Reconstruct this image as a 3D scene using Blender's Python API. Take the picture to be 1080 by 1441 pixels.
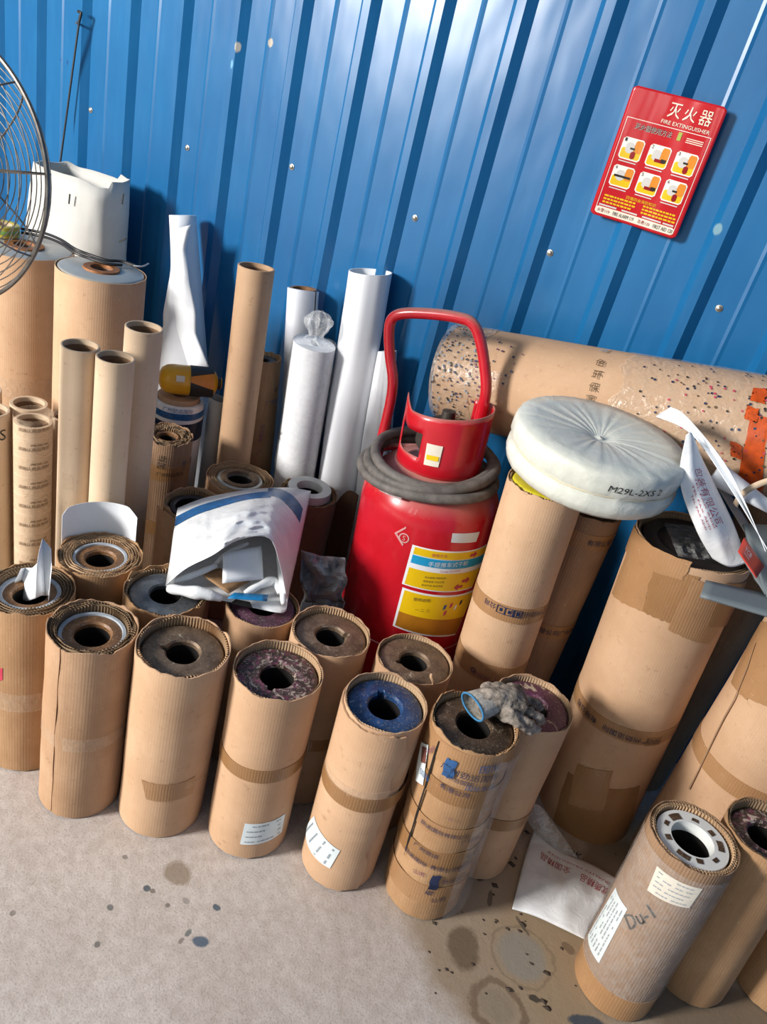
import bpy, bmesh, math, random
from mathutils import Vector, Matrix, noise
PI = math.pi
for o in list(bpy.data.objects): bpy.data.objects.remove(o)
SC = bpy.context.scene
COL = SC.collection
random.seed(7)

# ------------------------------------------------------------------ camera
F, CX, CY = 1081.0, 540.0, 720.5                    # focal length in pixels of a 1080 x 1441 frame
CAM = Vector((0.0, -2.026, 1.55))
RW = Matrix(((0.83677728, 0.42604099, -0.34393729),
             (0.49763557, -0.32973394, 0.80226826),
             (0.22839137, -0.84247528, -0.48792702)))   # world axes; columns: image right, image down, forward
cd = bpy.data.cameras.new('camera'); co = bpy.data.objects.new('camera', cd); COL.objects.link(co)
r_, u_, b_ = RW.col[0], -RW.col[1], -RW.col[2]
M = Matrix.Identity(4)
for i in range(3):
    M[i][0], M[i][1], M[i][2], M[i][3] = r_[i], u_[i], b_[i], CAM[i]
co.matrix_world = M
cd.sensor_fit = 'VERTICAL'; cd.sensor_height = 36.0; cd.lens = 36.0 * F / 1441.0
cd.clip_start = 0.02
SC.camera = co

# ------------------------------------------------------------------ light
SC.view_settings.view_transform = 'Standard'
SC.view_settings.look = 'None'
SC.view_settings.gamma = 1.0
SC.view_settings.use_curve_mapping = False
SC.view_settings.exposure = 0.0
W = bpy.data.worlds.new('world'); SC.world = W; W.use_nodes = True
bg = W.node_tree.nodes['Background']
bg.inputs[0].default_value = (1.0, 0.985, 0.965, 1); bg.inputs[1].default_value = 0.25
def area(name, loc, target, sx, sy, energy, color):
    l = bpy.data.lights.new(name, 'AREA'); l.shape = 'RECTANGLE'; l.size = sx; l.size_y = sy
    l.energy = energy; l.color = color
    o = bpy.data.objects.new(name, l); COL.objects.link(o)
    o.location = loc
    o.rotation_euler = (Vector(target) - Vector(loc)).to_track_quat('-Z', 'Y').to_euler()
    return o
area('door_daylight', (-4.2, -5.5, 2.7), (-0.8, -0.5, 0.6), .95, 1.2, 630, (1.0, 0.965, 0.93))
area('window_daylight', (-1.25, -6.4, 2.3), (-0.6, 0, 1.2), .4, 1.6, 11, (0.9, 1.0, 0.97))
area('window_daylight', (-0.35, -6.4, 2.4), (-0.4, 0, 1.2), .35, 1.6, 11, (0.9, 1.0, 0.97))

# ------------------------------------------------------------------ helpers
def ray(px): return RW @ Vector((px[0] - CX, px[1] - CY, F))
def at(px, x=None, y=None, z=None):
    """point of the place seen at a photo pixel, at a known distance from wall, floor or corner"""
    d = ray(px)
    if y is not None: t = (y - CAM.y) / d.y
    elif z is not None: t = (z - CAM.z) / d.z
    else: t = (x - CAM.x) / d.x
    return CAM + d * t
def fbm(x, y, z, s=1.0, oct=3):
    v = 0; a = 1
    for i in range(oct):
        v += a * noise.noise(Vector((x, y, z)) * s); a *= .5; s *= 2.1
    return v
def mk(name, verts, faces, mat, parent=None, smooth=True, uv=None, sharp=None):
    me = bpy.data.meshes.new(name)
    me.from_pydata([tuple(v) for v in verts], [], faces)
    if uv:
        ul = me.uv_layers.new(name='UVMap')
        for lp in me.loops: ul.data[lp.index].uv = uv[lp.vertex_index]
    if smooth:
        for p in me.polygons: p.use_smooth = True
        me.set_sharp_from_angle(angle=math.radians(sharp or 38))
    if mat: me.materials.append(mat)
    me.update()
    o = bpy.data.objects.new(name, me); COL.objects.link(o)
    if parent: o.parent = parent
    return o
def tag(o, label, cat=None, group=None, kind=None):
    if label: o['label'] = label
    if cat: o['category'] = cat
    if group: o['group'] = group
    if kind: o['kind'] = kind
    return o
def empty(name, loc, axis=None, label=None, cat=None, group=None):
    o = bpy.data.objects.new(name, None); COL.objects.link(o)
    o.empty_display_size = .05
    q = Vector((0, 0, 1)).rotation_difference(Vector(axis)) if axis is not None else None
    m = Matrix.Translation(Vector(loc))
    if q: m = m @ q.to_matrix().to_4x4()
    o.matrix_world = m
    tag(o, label, cat, group)
    return o
class MB:
    def __init__(s): s.v = []; s.f = []; s.uv = []
    def add(s, vs, fs, uv=None):
        n = len(s.v); s.v += [tuple(v) for v in vs]; s.f += [[i + n for i in f] for f in fs]
        s.uv += uv if uv else [(v[0], v[2]) for v in vs]
    def box(s, c, d, rot=None):
        vs = [Vector((x * d[0] / 2, y * d[1] / 2, z * d[2] / 2)) for x in (-1, 1) for y in (-1, 1) for z in (-1, 1)]
        if rot is not None: vs = [rot @ v for v in vs]
        vs = [v + Vector(c) for v in vs]
        s.add(vs, [[0, 1, 3, 2], [4, 6, 7, 5], [0, 4, 5, 1], [2, 3, 7, 6], [0, 2, 6, 4], [1, 5, 7, 3]])
    def build(s, name, mat, parent=None, smooth=True, sharp=None):
        return mk(name, s.v, s.f, mat, parent, smooth, s.uv, sharp)
def grid_faces(nu, nv, closed_u=False):
    fs = []
    for j in range(nv - 1):
        for i in range(nu if closed_u else nu - 1):
            a = j * nu + i; b = j * nu + (i + 1) % nu
            fs.append([a, b, b + nu, a + nu])
    return fs
def lathe(prof, n=64, rfn=None, capb=False):
    """prof: (r, z) from the outside over the top to the inside"""
    vs = []; uv = []; fs = []
    for k, (r, z) in enumerate(prof):
        for i in range(n):
            t = 2 * PI * i / n
            rr, zz = (r, z) if rfn is None else rfn(k, t, r, z)
            vs.append((rr * math.cos(t), rr * math.sin(t), zz)); uv.append((rr * math.cos(t), rr * math.sin(t)))
    for k in range(len(prof) - 1):
        for i in range(n):
            a = k * n + i; b = k * n + (i + 1) % n
            fs.append([a, b, b + n, a + n])
    if capb: fs.append([(len(prof) - 1) * n + i for i in range(n)])
    return vs, fs, uv
def tube(pts, r, n=10, closed=False, rfn=None):
    pts = [Vector(p) for p in pts]; vs = []; fs = []; N = len(pts)
    up = Vector((0, 0, 1)); prev = None
    for k, p in enumerate(pts):
        a = pts[(k - 1) % N] if (closed or k > 0) else p
        b = pts[(k + 1) % N] if (closed or k < N - 1) else p
        t = (b - a).normalized()
        if prev is None: e = t.orthogonal().normalized()
        else: e = (prev - t * prev.dot(t)).normalized()
        prev = e; g = t.cross(e)
        rr = rfn(k / max(1, N - 1)) if rfn else r
        for i in range(n):
            w = 2 * PI * i / n
            vs.append(p + (e * math.cos(w) + g * math.sin(w)) * rr)
    fs = grid_faces(n, N, True)
    if closed:
        # match the seam
        best = min(range(n), key=lambda s: (vs[(N - 1) * n + s] - vs[0]).length)
        for i in range(n):
            a = (N - 1) * n + (i + best) % n; b = (N - 1) * n + (i + 1 + best) % n
            fs.append([a, b, (i + 1) % n, i])
    else:
        fs.append(list(range(n))[::-1]); fs.append([(N - 1) * n + i for i in range(n)])
    return vs, fs
def smooth_path(pts, sub=8):
    P = [Vector(p) for p in pts]; out = []
    for i in range(len(P) - 1):
        p0 = P[max(i - 1, 0)]; p1 = P[i]; p2 = P[i + 1]; p3 = P[min(i + 2, len(P) - 1)]
        for k in range(sub):
            t = k / sub
            out.append(.5 * ((2 * p1) + (p2 - p0) * t + (2 * p0 - 5 * p1 + 4 * p2 - p3) * t * t + (3 * p1 - p0 - 3 * p2 + p3) * t ** 3))
    out.append(P[-1]); return out

# ------------------------------------------------------------------ materials
def srgb(h):
    h = h.lstrip('#'); c = [int(h[i:i + 2], 16) / 255 for i in (0, 2, 4)]
    return tuple((x / 12.92 if x <= .04045 else ((x + .055) / 1.055) ** 2.4) for x in c) + (1,)
class NT:
    def __init__(s, name):
        s.m = bpy.data.materials.new(name); s.m.use_nodes = True
        s.t = s.m.node_tree; s.b = s.t.nodes['Principled BSDF']
        s.tc = s.t.nodes.new('ShaderNodeTexCoord')
    def n(s, ty, **kw):
        nd = s.t.nodes.new(ty)
        for k, v in kw.items(): setattr(nd, k, v)
        return nd
    def l(s, a, b): s.t.links.new(a, b)
    def setv(s, **kw):
        for k, v in kw.items(): s.b.inputs[k.replace('_', ' ')].default_value = v
    def map(s, coord='Object', scale=(1, 1, 1), loc=(0, 0, 0)):
        mp = s.n('ShaderNodeMapping'); mp.inputs['Scale'].default_value = scale; mp.inputs['Location'].default_value = loc
        s.l(s.tc.outputs[coord], mp.inputs[0]); return mp.outputs[0]
    def noise(s, vec, scale, detail=4, rough=.55, dist=0):
        nd = s.n('ShaderNodeTexNoise'); nd.inputs['Scale'].default_value = scale; nd.inputs['Detail'].default_value = detail
        nd.inputs['Roughness'].default_value = rough; nd.inputs['Distortion'].default_value = dist
        s.l(vec, nd.inputs['Vector']); return nd.outputs[0]
    def ramp(s, fac, stops, interp='LINEAR'):
        r = s.n('ShaderNodeValToRGB'); r.color_ramp.interpolation = interp
        while len(r.color_ramp.elements) < len(stops): r.color_ramp.elements.new(.5)
        for e, (p, c) in zip(r.color_ramp.elements, stops):
            e.position = p; e.color = c if len(c) == 4 else (*c, 1)
        s.l(fac, r.inputs[0]); return r.outputs[0]
    def mix(s, fac, a, b, blend='MIX'):
        m = s.n('ShaderNodeMix', data_type='RGBA', blend_type=blend)
        for sock, v in ((m.inputs[0], fac), (m.inputs[6], a), (m.inputs[7], b)):
            if hasattr(v, 'links') or hasattr(v, 'is_linked'): s.l(v, sock)
            else: sock.default_value = v
        return m.outputs[2]
    def math(s, op, a, b=None, clamp=False):
        m = s.n('ShaderNodeMath', operation=op, use_clamp=clamp)
        for sock, v in ((m.inputs[0], a), (m.inputs[1], b)):
            if v is None: continue
            if hasattr(v, 'is_linked'): s.l(v, sock)
            else: sock.default_value = v
        return m.outputs[0]
    def base(s, c): s.l(c, s.b.inputs['Base Color'])
    def bump(s, h, strength=.3, dist=.002):
        b = s.n('ShaderNodeBump'); b.inputs['Strength'].default_value = strength; b.inputs['Distance'].default_value = dist
        s.l(h, b.inputs['Height']); s.l(b.outputs[0], s.b.inputs['Normal'])
G0, G1 = (0, 0, 0, 1), (1, 1, 1, 1)
def m_plain(name, col, rough=.6, metal=0, var=.12, scale=18, bump=0, **kw):
    t = NT(name); v = t.map()
    c = srgb(col); d = tuple(x * (1 - var * 2) for x in c[:3]) + (1,)
    f = t.noise(v, scale, 5, .6)
    t.base(t.mix(t.ramp(f, [(.3, G0), (.7, G1)]), d, c))
    t.setv(Roughness=rough, Metallic=metal)
    for k, x in kw.items(): t.b.inputs[k.replace('_', ' ')].default_value = x
    if bump: t.bump(f, bump, .004)
    return t.m
def m_card(name, col, dark, stain=.35, flute=220, fb=.25, seed=0, rough=.8):
    """corrugated brown board; UV: u along the girth, v up, in metres"""
    t = NT(name)
    uv = t.map('UV', (1, 1, 1), (seed * 3.1, seed * 1.7, 0))
    big = t.noise(uv, 5, 5, .6)
    st = t.noise(t.map('UV', (1, .12, 1), (seed, seed, 0)), 90, 3, .6)
    fine = t.noise(uv, 260, 3, .6)
    c1 = t.mix(t.ramp(big, [(.3, G0), (.72, G1)]), srgb(dark), srgb(col))
    c1 = t.mix(t.math('MULTIPLY', t.ramp(st, [(.48, G0), (.75, G1)]), stain), c1, srgb(dark))
    c1 = t.mix(t.math('MULTIPLY', t.ramp(fine, [(.35, G1), (.6, G0)]), .25), c1, srgb(dark))
    scr = t.noise(t.map('UV', (1, 1, 1), (seed + 9, 0, 0)), 34, 4, .7)
    c1 = t.mix(t.math('MULTIPLY', t.ramp(scr, [(.6, G0), (.7, G1)]), .45), c1, srgb('#8a6848'))
    w = t.n('ShaderNodeTexWave', wave_type='BANDS', bands_direction='X')
    w.inputs['Scale'].default_value = 52.0; w.inputs['Distortion'].default_value = .6; w.inputs['Detail'].default_value = 1
    t.l(t.tc.outputs['UV'], w.inputs['Vector'])
    c1 = t.mix(t.math('MULTIPLY', w.outputs['Fac'], min(.34, .10 + fb * .8) if fb > .04 else 0), c1, srgb(dark))
    blot = t.noise(t.map('UV', (1, .5, 1), (seed + 4, 2, 0)), 13, 5, .7)
    c1 = t.mix(t.math('MULTIPLY', t.ramp(blot, [(.5, G0), (.72, G1)]), .45), c1, srgb(dark))
    lite = t.noise(t.map('UV', (1, 1, 1), (seed + 14, 5, 0)), 70, 4, .75)
    c1 = t.mix(t.math('MULTIPLY', t.ramp(lite, [(.63, G0), (.72, G1)]), .3), c1, srgb('#e6cfb4'))
    t.base(c1)
    h = t.math('ADD', t.math('MULTIPLY', w.outputs['Fac'], .6), t.math('MULTIPLY', scr, .8))
    t.bump(h, fb, .0022)
    t.setv(Roughness=rough)
    return t.m
def m_core(name, col, dark, flake=None, amt=.5, rough=.45, metal=.3, scale=40, spots=None):
    t = NT(name); v = t.map()
    f = t.noise(v, scale, 6, .65)
    c = t.mix(t.ramp(f, [(.35, G0), (.65, G1)]), srgb(dark), srgb(col))
    if spots:
        f3 = t.noise(t.map(loc=(3, 1, 2)), scale * 1.3, 5, .7)
        c = t.mix(t.ramp(f3, [(.5, G0), (.62, G1)]), c, srgb(spots))
    if flake:
        f2 = t.noise(t.map(loc=(7, 2, 5)), scale * 1.1, 8, .75, 1.2)
        lo = .68 - amt * .2
        c = t.mix(t.ramp(f2, [(lo, G0), (lo + .04, G1)]), c, srgb(flake))
    sp = t.noise(t.map(loc=(1, 9, 4)), 210, 3, .7); c = t.mix(t.math('MULTIPLY', t.ramp(sp, [(.56, G0), (.66, G1)]), .5), c, srgb('#a89a88'))
    sd = t.noise(t.map(loc=(5, 3, 4)), 120, 4, .7); c = t.mix(t.math('MULTIPLY', t.ramp(sd, [(.55, G0), (.7, G1)]), .5), c, tuple(x * .5 for x in srgb(dark)[:3]) + (1,))
    t.base(c); t.setv(Roughness=rough, Metallic=metal); t.bump(f, .35, .003)
    return t.m
def m_film(name, tint=(.93, .95, .95, 1), alpha=.25, rough=.12):
    """thin clear wrapping film"""
    t = NT(name)
    t.setv(Base_Color=tint, Roughness=rough); t.b.inputs['Specular IOR Level'].default_value = .8
    f = t.noise(t.map(), 45, 4, .6, 1.2); t.bump(f, .6, .006)
    tr = t.n('ShaderNodeBsdfTransparent'); mx = t.n('ShaderNodeMixShader')
    fa = t.ramp(f, [(.35, (alpha * .6,) * 3 + (1,)), (.7, (min(1, alpha * 1.6),) * 3 + (1,))])
    t.l(fa, mx.inputs[0]); t.l(tr.outputs[0], mx.inputs[1]); t.l(t.b.outputs[0], mx.inputs[2])
    t.l(mx.outputs[0], t.t.nodes['Material Output'].inputs[0])
    return t.m

MAT = {}
MAT['card_a'] = m_card('cardboard_light', '#d3b08e', '#bb9673', .3, 230, .07, 1)
MAT['card_b'] = m_card('cardboard_warm', '#c6a281', '#a5805e', .4, 230, .1, 2)
MAT['card_c'] = m_card('cardboard_brown', '#bd9770', '#9a744e', .5, 230, .12, 3)
MAT['card_d'] = m_card('cardboard_smooth', '#cfab89', '#b79270', .2, 230, .06, 4)
MAT['card_e'] = m_card('cardboard_aged', '#a98767', '#80634a', .5, 230, .3, 5)
MAT['kraft'] = m_card('kraft_tube', '#d5bda0', '#c6ac8e', .25, 60, .03, 6, .7)
MAT['kraft_b'] = m_card('kraft_tube_brown', '#c09e7c', '#b08d6c', .2, 60, .03, 7, .65)
MAT['flute'] = m_card('fluting_paper', '#cdae8c', '#a98a68', .3, 230, .0, 8)
MAT['flute_dark'] = m_card('fluting_dusty', '#a58b6d', '#80684d', .4, 230, .0, 9)
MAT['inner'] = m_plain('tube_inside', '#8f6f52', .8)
MAT['hole'] = m_plain('hole_shade_black', '#1d1a18', .6, .2)  # near-black colour stands for the shade inside bores and openings
MAT['rust'] = m_core('brown_oxidised_steel', '#86705a', '#5d4b3b', '#bfb09a', .35, .5, .35, 30)
MAT['rust_dark'] = m_core('dark_brown_steel', '#5f4c3b', '#3c2e23', '#9a8a74', .4, .45, .35, 30)
MAT['bluepaint'] = m_core('blue_painted_steel', '#2b4f80', '#1c3558', '#8d949b', .3, .3, .1, 26)
MAT['purple'] = m_core('purple_painted_steel', '#663650', '#472738', '#c9b8a0', .62, .45, .1, 24)
MAT['purple_dust'] = m_core('dusty_purple_steel', '#6a3f58', '#43333a', '#8f8a84', .3, .6, .1, 40)
MAT['speckle'] = m_core('ink_crusted_steel', '#4f4038', '#2c211d', '#b9a99b', .7, .5, .1, 55, '#7d3b57')
MAT['bluegrey'] = m_core('blue_grey_steel', '#777d82', '#4d5359', '#8a7355', .3, .4, .4, 22)
MAT['orange_rust'] = m_core('orange_rust', '#a5672f', '#7a4a24', '#c9b8a0', .1, .6, .2, 40)
MAT['brown_ring'] = m_core('brown_core_board', '#8a623d', '#6b4a2d', '#b4977a', .2, .5, .1, 50)
MAT['galv'] = m_plain('silver_film_metal', '#b2b1aa', .34, .2, .1, 12, .15)
MAT['white_ring'] = m_plain('white_plastic', '#dfe1dc', .4, 0, .05)
MAT['bluewhite'] = m_plain('pale_blue_plastic', '#b3bcc4', .4, 0, .15, 40)
MAT['yellowring'] = m_core('yellow_plastic', '#dccf2e', '#c9b820', None, 0, .4, 0, 30)
MAT['blackrub'] = m_plain('black_rubber', '#2b2827', .45, 0, .15, 30, .1)
MAT['tape'] = m_card('brown_packing_tape', '#b08861', '#9b744f', .35, 230, .18, 11, .28)
MAT['tape_dark'] = m_card('dark_packing_tape', '#a37a51', '#8a6540', .35, 230, .2, 12, .3)
MAT['tape_clear'] = m_film('clear_packing_tape', (.78, .6, .42, 1), .22, .16)
MAT['paper'] = m_plain('white_paper', '#eceff2', .7, 0, .03)
MAT['paper_grey'] = m_plain('grey_white_paper', '#c9c8c2', .75, 0, .06, 8)
MAT['label'] = m_plain('label_paper', '#dfe9ea', .55, 0, .05)
MAT['label_cream'] = m_plain('label_cream', '#e4dccb', .55, 0, .05)
MAT['ink'] = m_plain('dark_ink', '#2c3550', .6, 0, .1)
MAT['ink_navy'] = m_plain('navy_ink', '#1e2f55', .5, 0, .2)
MAT['ink_blue'] = m_plain('blue_ink', '#2f5d93', .5, 0, .2, 60)
MAT['ink_purple'] = m_plain('purple_ink', '#7d4666', .5, 0, .1)
MAT['ink_black'] = m_plain('black_marker', '#26241f', .6, 0, .1)
MAT['ink_brown'] = m_plain('brown_ink', '#6b5233', .6, 0, .1)
MAT['ink_grey'] = m_plain('grey_ink', '#9aa3ab', .6, 0, .1)
MAT['ink_red'] = m_plain('red_ink', '#c2405c', .6, 0, .1)
MAT['steel'] = m_plain('steel_wire', '#8d8780', .4, .7, .25, 40)
MAT['cable'] = m_plain('black_cable', '#2a2725', .5, 0, .1)
MAT['film'] = m_film('clear_film')
MAT['film_soft'] = m_film('thin_cling_film', (.85, .86, .84, 1), .16, .2)
MAT['film_thin'] = m_film('stretch_film', (.8, .78, .74, 1), .08, .16)

# white translucent wrapping plastic
def m_wrap(name, col, sub=.25, rough=.3, scale=30, bump=.4, thin=None):
    t = NT(name); f = t.noise(t.map(), scale, 5, .6, 1.0)
    c = srgb(col)
    t.base(t.mix(t.ramp(f, [(.3, G0), (.7, G1)]), tuple(x * .86 for x in c[:3]) + (1,), c))
    t.setv(Roughness=rough); t.b.inputs['Subsurface Weight'].default_value = sub
    t.b.inputs['Subsurface Radius'].default_value = (.02, .02, .02); t.b.inputs['Subsurface Scale'].default_value = .3
    t.bump(f, bump, .004)
    return t.m
MAT['wrap'] = m_wrap('milky_plastic_wrap', '#dcddd0', .2, .28)
MAT['bagwhite'] = m_wrap('white_bag_plastic', '#f1f3f3', .1, .32, 26, .5)

# blue profiled steel sheet
t = NT('blue_painted_sheet'); v = t.map()
f = t.noise(v, 1.6, 4, .6); f2 = t.noise(t.map(scale=(1, 1, .15)), 26, 4, .6)
c = t.mix(t.ramp(f, [(.3, G0), (.7, G1)]), srgb('#14598c'), srgb('#1b689b'))
c = t.mix(t.math('MULTIPLY', t.ramp(f2, [(.5, G0), (.8, G1)]), .18), c, srgb('#3b86bb'))
wall_mat_nt = (t, c)
t.setv(Roughness=.30); t.b.inputs['Specular IOR Level'].default_value = .42
f3 = t.noise(t.map(scale=(1, 1, .45)), 6.5, 2, .5); t.bump(f3, .22, .02)
def stain(t, c, col, cx, cz, rx, rz, strength=1, axes='XZ', rag=.5, seed=0, soft=.18, rot=0, ring=None):
    """a paint drip, chip or oil mark with a ragged outline of its own"""
    sep = t.n('ShaderNodeSeparateXYZ'); t.l(t.tc.outputs['Object'], sep.inputs[0])
    X = t.math('SUBTRACT', sep.outputs['X'], cx); Z = t.math('SUBTRACT', sep.outputs[axes[1]], cz)
    ca, sa = math.cos(rot), math.sin(rot)
    U = t.math('ADD', t.math('MULTIPLY', X, ca / rx), t.math('MULTIPLY', Z, sa / rx))
    V = t.math('ADD', t.math('MULTIPLY', X, -sa / rz), t.math('MULTIPLY', Z, ca / rz))
    d = t.math('SQRT', t.math('ADD', t.math('MULTIPLY', U, U), t.math('MULTIPLY', V, V)))
    nz = t.noise(t.map(loc=(seed * 1.3, seed * .7, seed)), .45 / min(rx, rz), 5, .7)
    d = t.math('ADD', d, t.math('MULTIPLY', t.math('SUBTRACT', nz, .5), rag * 2))
    if ring:
        d = t.math('ABSOLUTE', t.math('SUBTRACT', d, 1.0)); d = t.math('DIVIDE', d, ring)
    fac = t.ramp(d, [(max(0, .9 - soft), G1), (.9 + soft * .5, G0)])
    return t.mix(t.math('MULTIPLY', fac, strength), c, srgb(col))
for i, (px, rx, rz, col) in enumerate([((340, 68), .009, .016, '#b9b2a2'), ((381, 60), .009, .013, '#b9ad98'), ((333, 92), .005, .013, '#6ba7cc'),
                                     ((95, 88), .006, .008, '#1b4a80'), ((86, 84), .005, .006, '#1b4a80'), ((1012, 322), .012, .016, '#7fa3ad')]):
    p = at(px, y=0); c = stain(t, c, col, p.x, p.z, rx, rz, .9, 'XZ', .5, i)
t.base(c); MAT['wall'] = t.m

# concrete floor with oil marks and ink drips
t = NT('stained_concrete'); v = t.map()
f = t.noise(v, 2.2, 6, .62); f2 = t.noise(v, 38, 5, .65); f3 = t.noise(v, 240, 3, .6); f4 = t.noise(t.map(loc=(4, 7, 0)), 9, 6, .7)
c = t.mix(t.ramp(f, [(.32, G0), (.68, G1)]), srgb('#bdb2aa'), srgb('#d0c8c1'))
c = t.mix(t.math('MULTIPLY', t.ramp(f2, [(.38, G1), (.62, G0)]), .3), c, srgb('#8b7b6c'))
c = t.mix(t.math('MULTIPLY', t.ramp(f3, [(.3, G1), (.5, G0)]), .45), c, srgb('#7d6f62'))
c = t.mix(t.math('MULTIPLY', t.ramp(f4, [(.6, G0), (.78, G1)]), .35), c, srgb('#8f806f'))
FS = [ # pixel, rx, ry (m), colour, strength, rag, rot
 ((705, 1320), .26, .24, '#937f67', .9, .5, 0), ((640, 1180), .2, .3, '#a3927c', .5, .5, 0), ((900, 1330), .34, .4, '#9a8466', .75, .5, 0),
 ((735, 1345), .062, .062, '#8b8478', .9, .35, 0), ((652, 1335), .040, .055, '#63523f', .85, .5, .3), ((700, 1415), .045, .04, '#8a7c68', .8, .3, 0),
 ((860, 1215), .09, .12, '#7a6a55', .8, .7, 0), ((760, 1175), .07, .09, '#8a7761', .7, .7, 0), ((1010, 1425), .2, .07, '#74634e', .8, .7, .6),
 ((825, 1438), .045, .015, '#3c4750', .95, .4, .5),
 ((250, 1228), .036, .028, '#85745f', .75, .7, .2), ((207, 1250), .0095, .008, '#49535c', .9, .3, 0), ((215, 1254), .007, .006, '#6d6558', .8, .4, 0),
 ((305, 1277), .010, .008, '#4f5b66', .95, .5, 0), ((282, 1325), .019, .013, '#4f5f70', .95, .35, .5), ((265, 1313), .006, .010, '#56605f', .8, .4, 0),
 ((155, 1277), .008, .007, '#6a6a68', .9, .35, 0), ((137, 1329), .007, .007, '#6c6964', .9, .35, 0), ((176, 1206), .007, .006, '#77706a', .8, .4, 0),
 ((236, 1274), .006, .006, '#6d665f', .8, .4, 0), ((18, 1285), .007, .007, '#7d756d', .8, .4, 0), ((262, 1268), .010, .007, '#86807a', .7, .4, 0),
 ((255, 1324), .005, .008, '#77706a', .8, .4, 0), ((690, 1265), .007, .026, '#4a3c2f', .7, .6, .3), ((675, 1235), .012, .012, '#463528', .8, .7, 0),
 ((735, 1302), .028, .005, '#463e35', .7, .6, -.5), ((752, 1405), .016, .008, '#37312a', .9, .7, .3), ((800, 1335), .02, .012, '#5d4a38', .6, .9, 0)]
for i, (px, rx, ry, col, st, rag, rot) in enumerate(FS):
    p = at(px, z=0); c = stain(t, c, col, p.x, p.y, rx, ry, st, 'XY', rag, i + 20, .18, rot)
p = at((700, 1418), z=0); c = stain(t, c, '#5e4732', p.x, p.y,   .052, .046, .6, 'XY', .6, 77, .5, 0, .22)
p = at((735, 1345), z=0); c = stain(t, c, '#4a4238', p.x, p.y, .066, .066, .28, 'XY', .6, 81, .6, 0, .08)
t.base(c); t.setv(Roughness=.72); t.bump(t.math('ADD', f2, t.math('MULTIPLY', f3, .4)), .35, .004)
MAT['floor'] = t.m

# ------------------------------------------------------------------ room shell
PITCH = .21
def build_wall():
    xs0, xs1, zt = -5.2, 2.1, 3.6
    prof = []
    i0 = int((xs0 + 2.097) / PITCH) - 1
    i = i0
    x = -2.097 + PITCH * i
    while x < xs1 + PITCH:
        # right slope of the rib is centred on x
        prof += [(x - .052, 0), (x - .034, -.021), (x - .011, -.021), (x + .011, 0)]
        prof += [(x + .076, 0), (x + .084, -.0022), (x + .092, 0)]
        x += PITCH
    vs = []; fs = []; zs = [0, .6, 1.2, 1.8, 2.4, 3.0, zt]
    for z in zs:
        for (px, py) in prof: vs.append((px, py, z))
    n = len(prof); fs = grid_faces(n, len(zs))
    nb = len(vs)
    # back face gives the sheet its thickness
    for z in (0, zt):
        for (px, py) in prof: vs.append((px, py + .0012 + .006, z))
    fs += [[nb + i + n, nb + i + 1 + n, nb + i + 1, nb + i] for i in range(n - 1)]
    w = mk('wall_back', vs, fs, MAT['wall'], None, True, None, 12)
    w['kind'] = 'structure'; w['label'] = 'blue profiled sheet steel wall with upright ribs'
    return w
wall = build_wall()
fl = mk('floor', [(-5.2, -5.5, 0), (2.1, -5.5, 0), (2.1, .0, 0), (-5.2, .0, 0), (-5.2, -5.5, -.1), (2.1, -5.5, -.1), (2.1, .0, -.1), (-5.2, .0, -.1)],
        [[0, 1, 2, 3], [4, 7, 6, 5], [0, 4, 5, 1], [1, 5, 6, 2], [2, 6, 7, 3], [3, 7, 4, 0]], MAT['floor'], None, False)
fl['kind'] = 'structure'; fl['label'] = 'grey concrete floor with ink drips and oil marks'
ce = mk('added_shade_ceiling', [(-5.2, -4.6, 3.5), (2.1, -4.6, 3.5), (2.1, .05, 3.5), (-5.2, .05, 3.5), (-5.2, -4.6, 3.58), (2.1, -4.6, 3.58), (2.1, .05, 3.58), (-5.2, .05, 3.58)],
        [[3, 2, 1, 0], [5, 6, 7, 4], [1, 5, 4, 0], [2, 6, 5, 1], [3, 7, 6, 2], [0, 4, 7, 3]], m_plain('grey_shade_roof', '#8d949a', .6), None, False)
ce['kind'] = 'structure'  # unseen roof, added to block overhead light and darken gaps by the wall
wr = mk('added_shade_wall_right', [(1.7, -4.6, 0), (1.7, .0, 0), (1.7, .0, 3.5), (1.7, -4.6, 3.5), (1.78, -4.6, 0), (1.78, .0, 0), (1.78, .0, 3.5), (1.78, -4.6, 3.5)],
        [[3, 2, 1, 0], [4, 5, 6, 7], [0, 1, 5, 4], [1, 2, 6, 5], [2, 3, 7, 6], [3, 0, 4, 7]], m_plain('blue_shade_wall', '#1f5f94', .5), None, False)
wr['kind'] = 'structure'  # unseen side wall, added to dim the right side
# self-drilling screws in the sheet
sv, sf, su = lathe([(.0085, 0), (.0085, .0015), (.006, .002), (.0055, .005), (.003, .0062), (.0002, .0064)], 12)
MAT['screw'] = m_plain('zinc_screw', '#b3aca0', .35, .8, .2)
sm = None
for px in [(128, 155), (264, 208), (411, 235), (584.5, 307), (774.7, 356), (1012.7, 434)]:
    p = at(px, y=0)
    if sm is None:
        so = mk('screw', sv, sf, MAT['screw'], wall, True, su); sm = so.data
    else:
        so = bpy.data.objects.new('screw', sm); COL.objects.link(so); so.parent = wall
    so.location = (p.x, -.0005, p.z); so.rotation_euler = (PI / 2, 0, 0)

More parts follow.
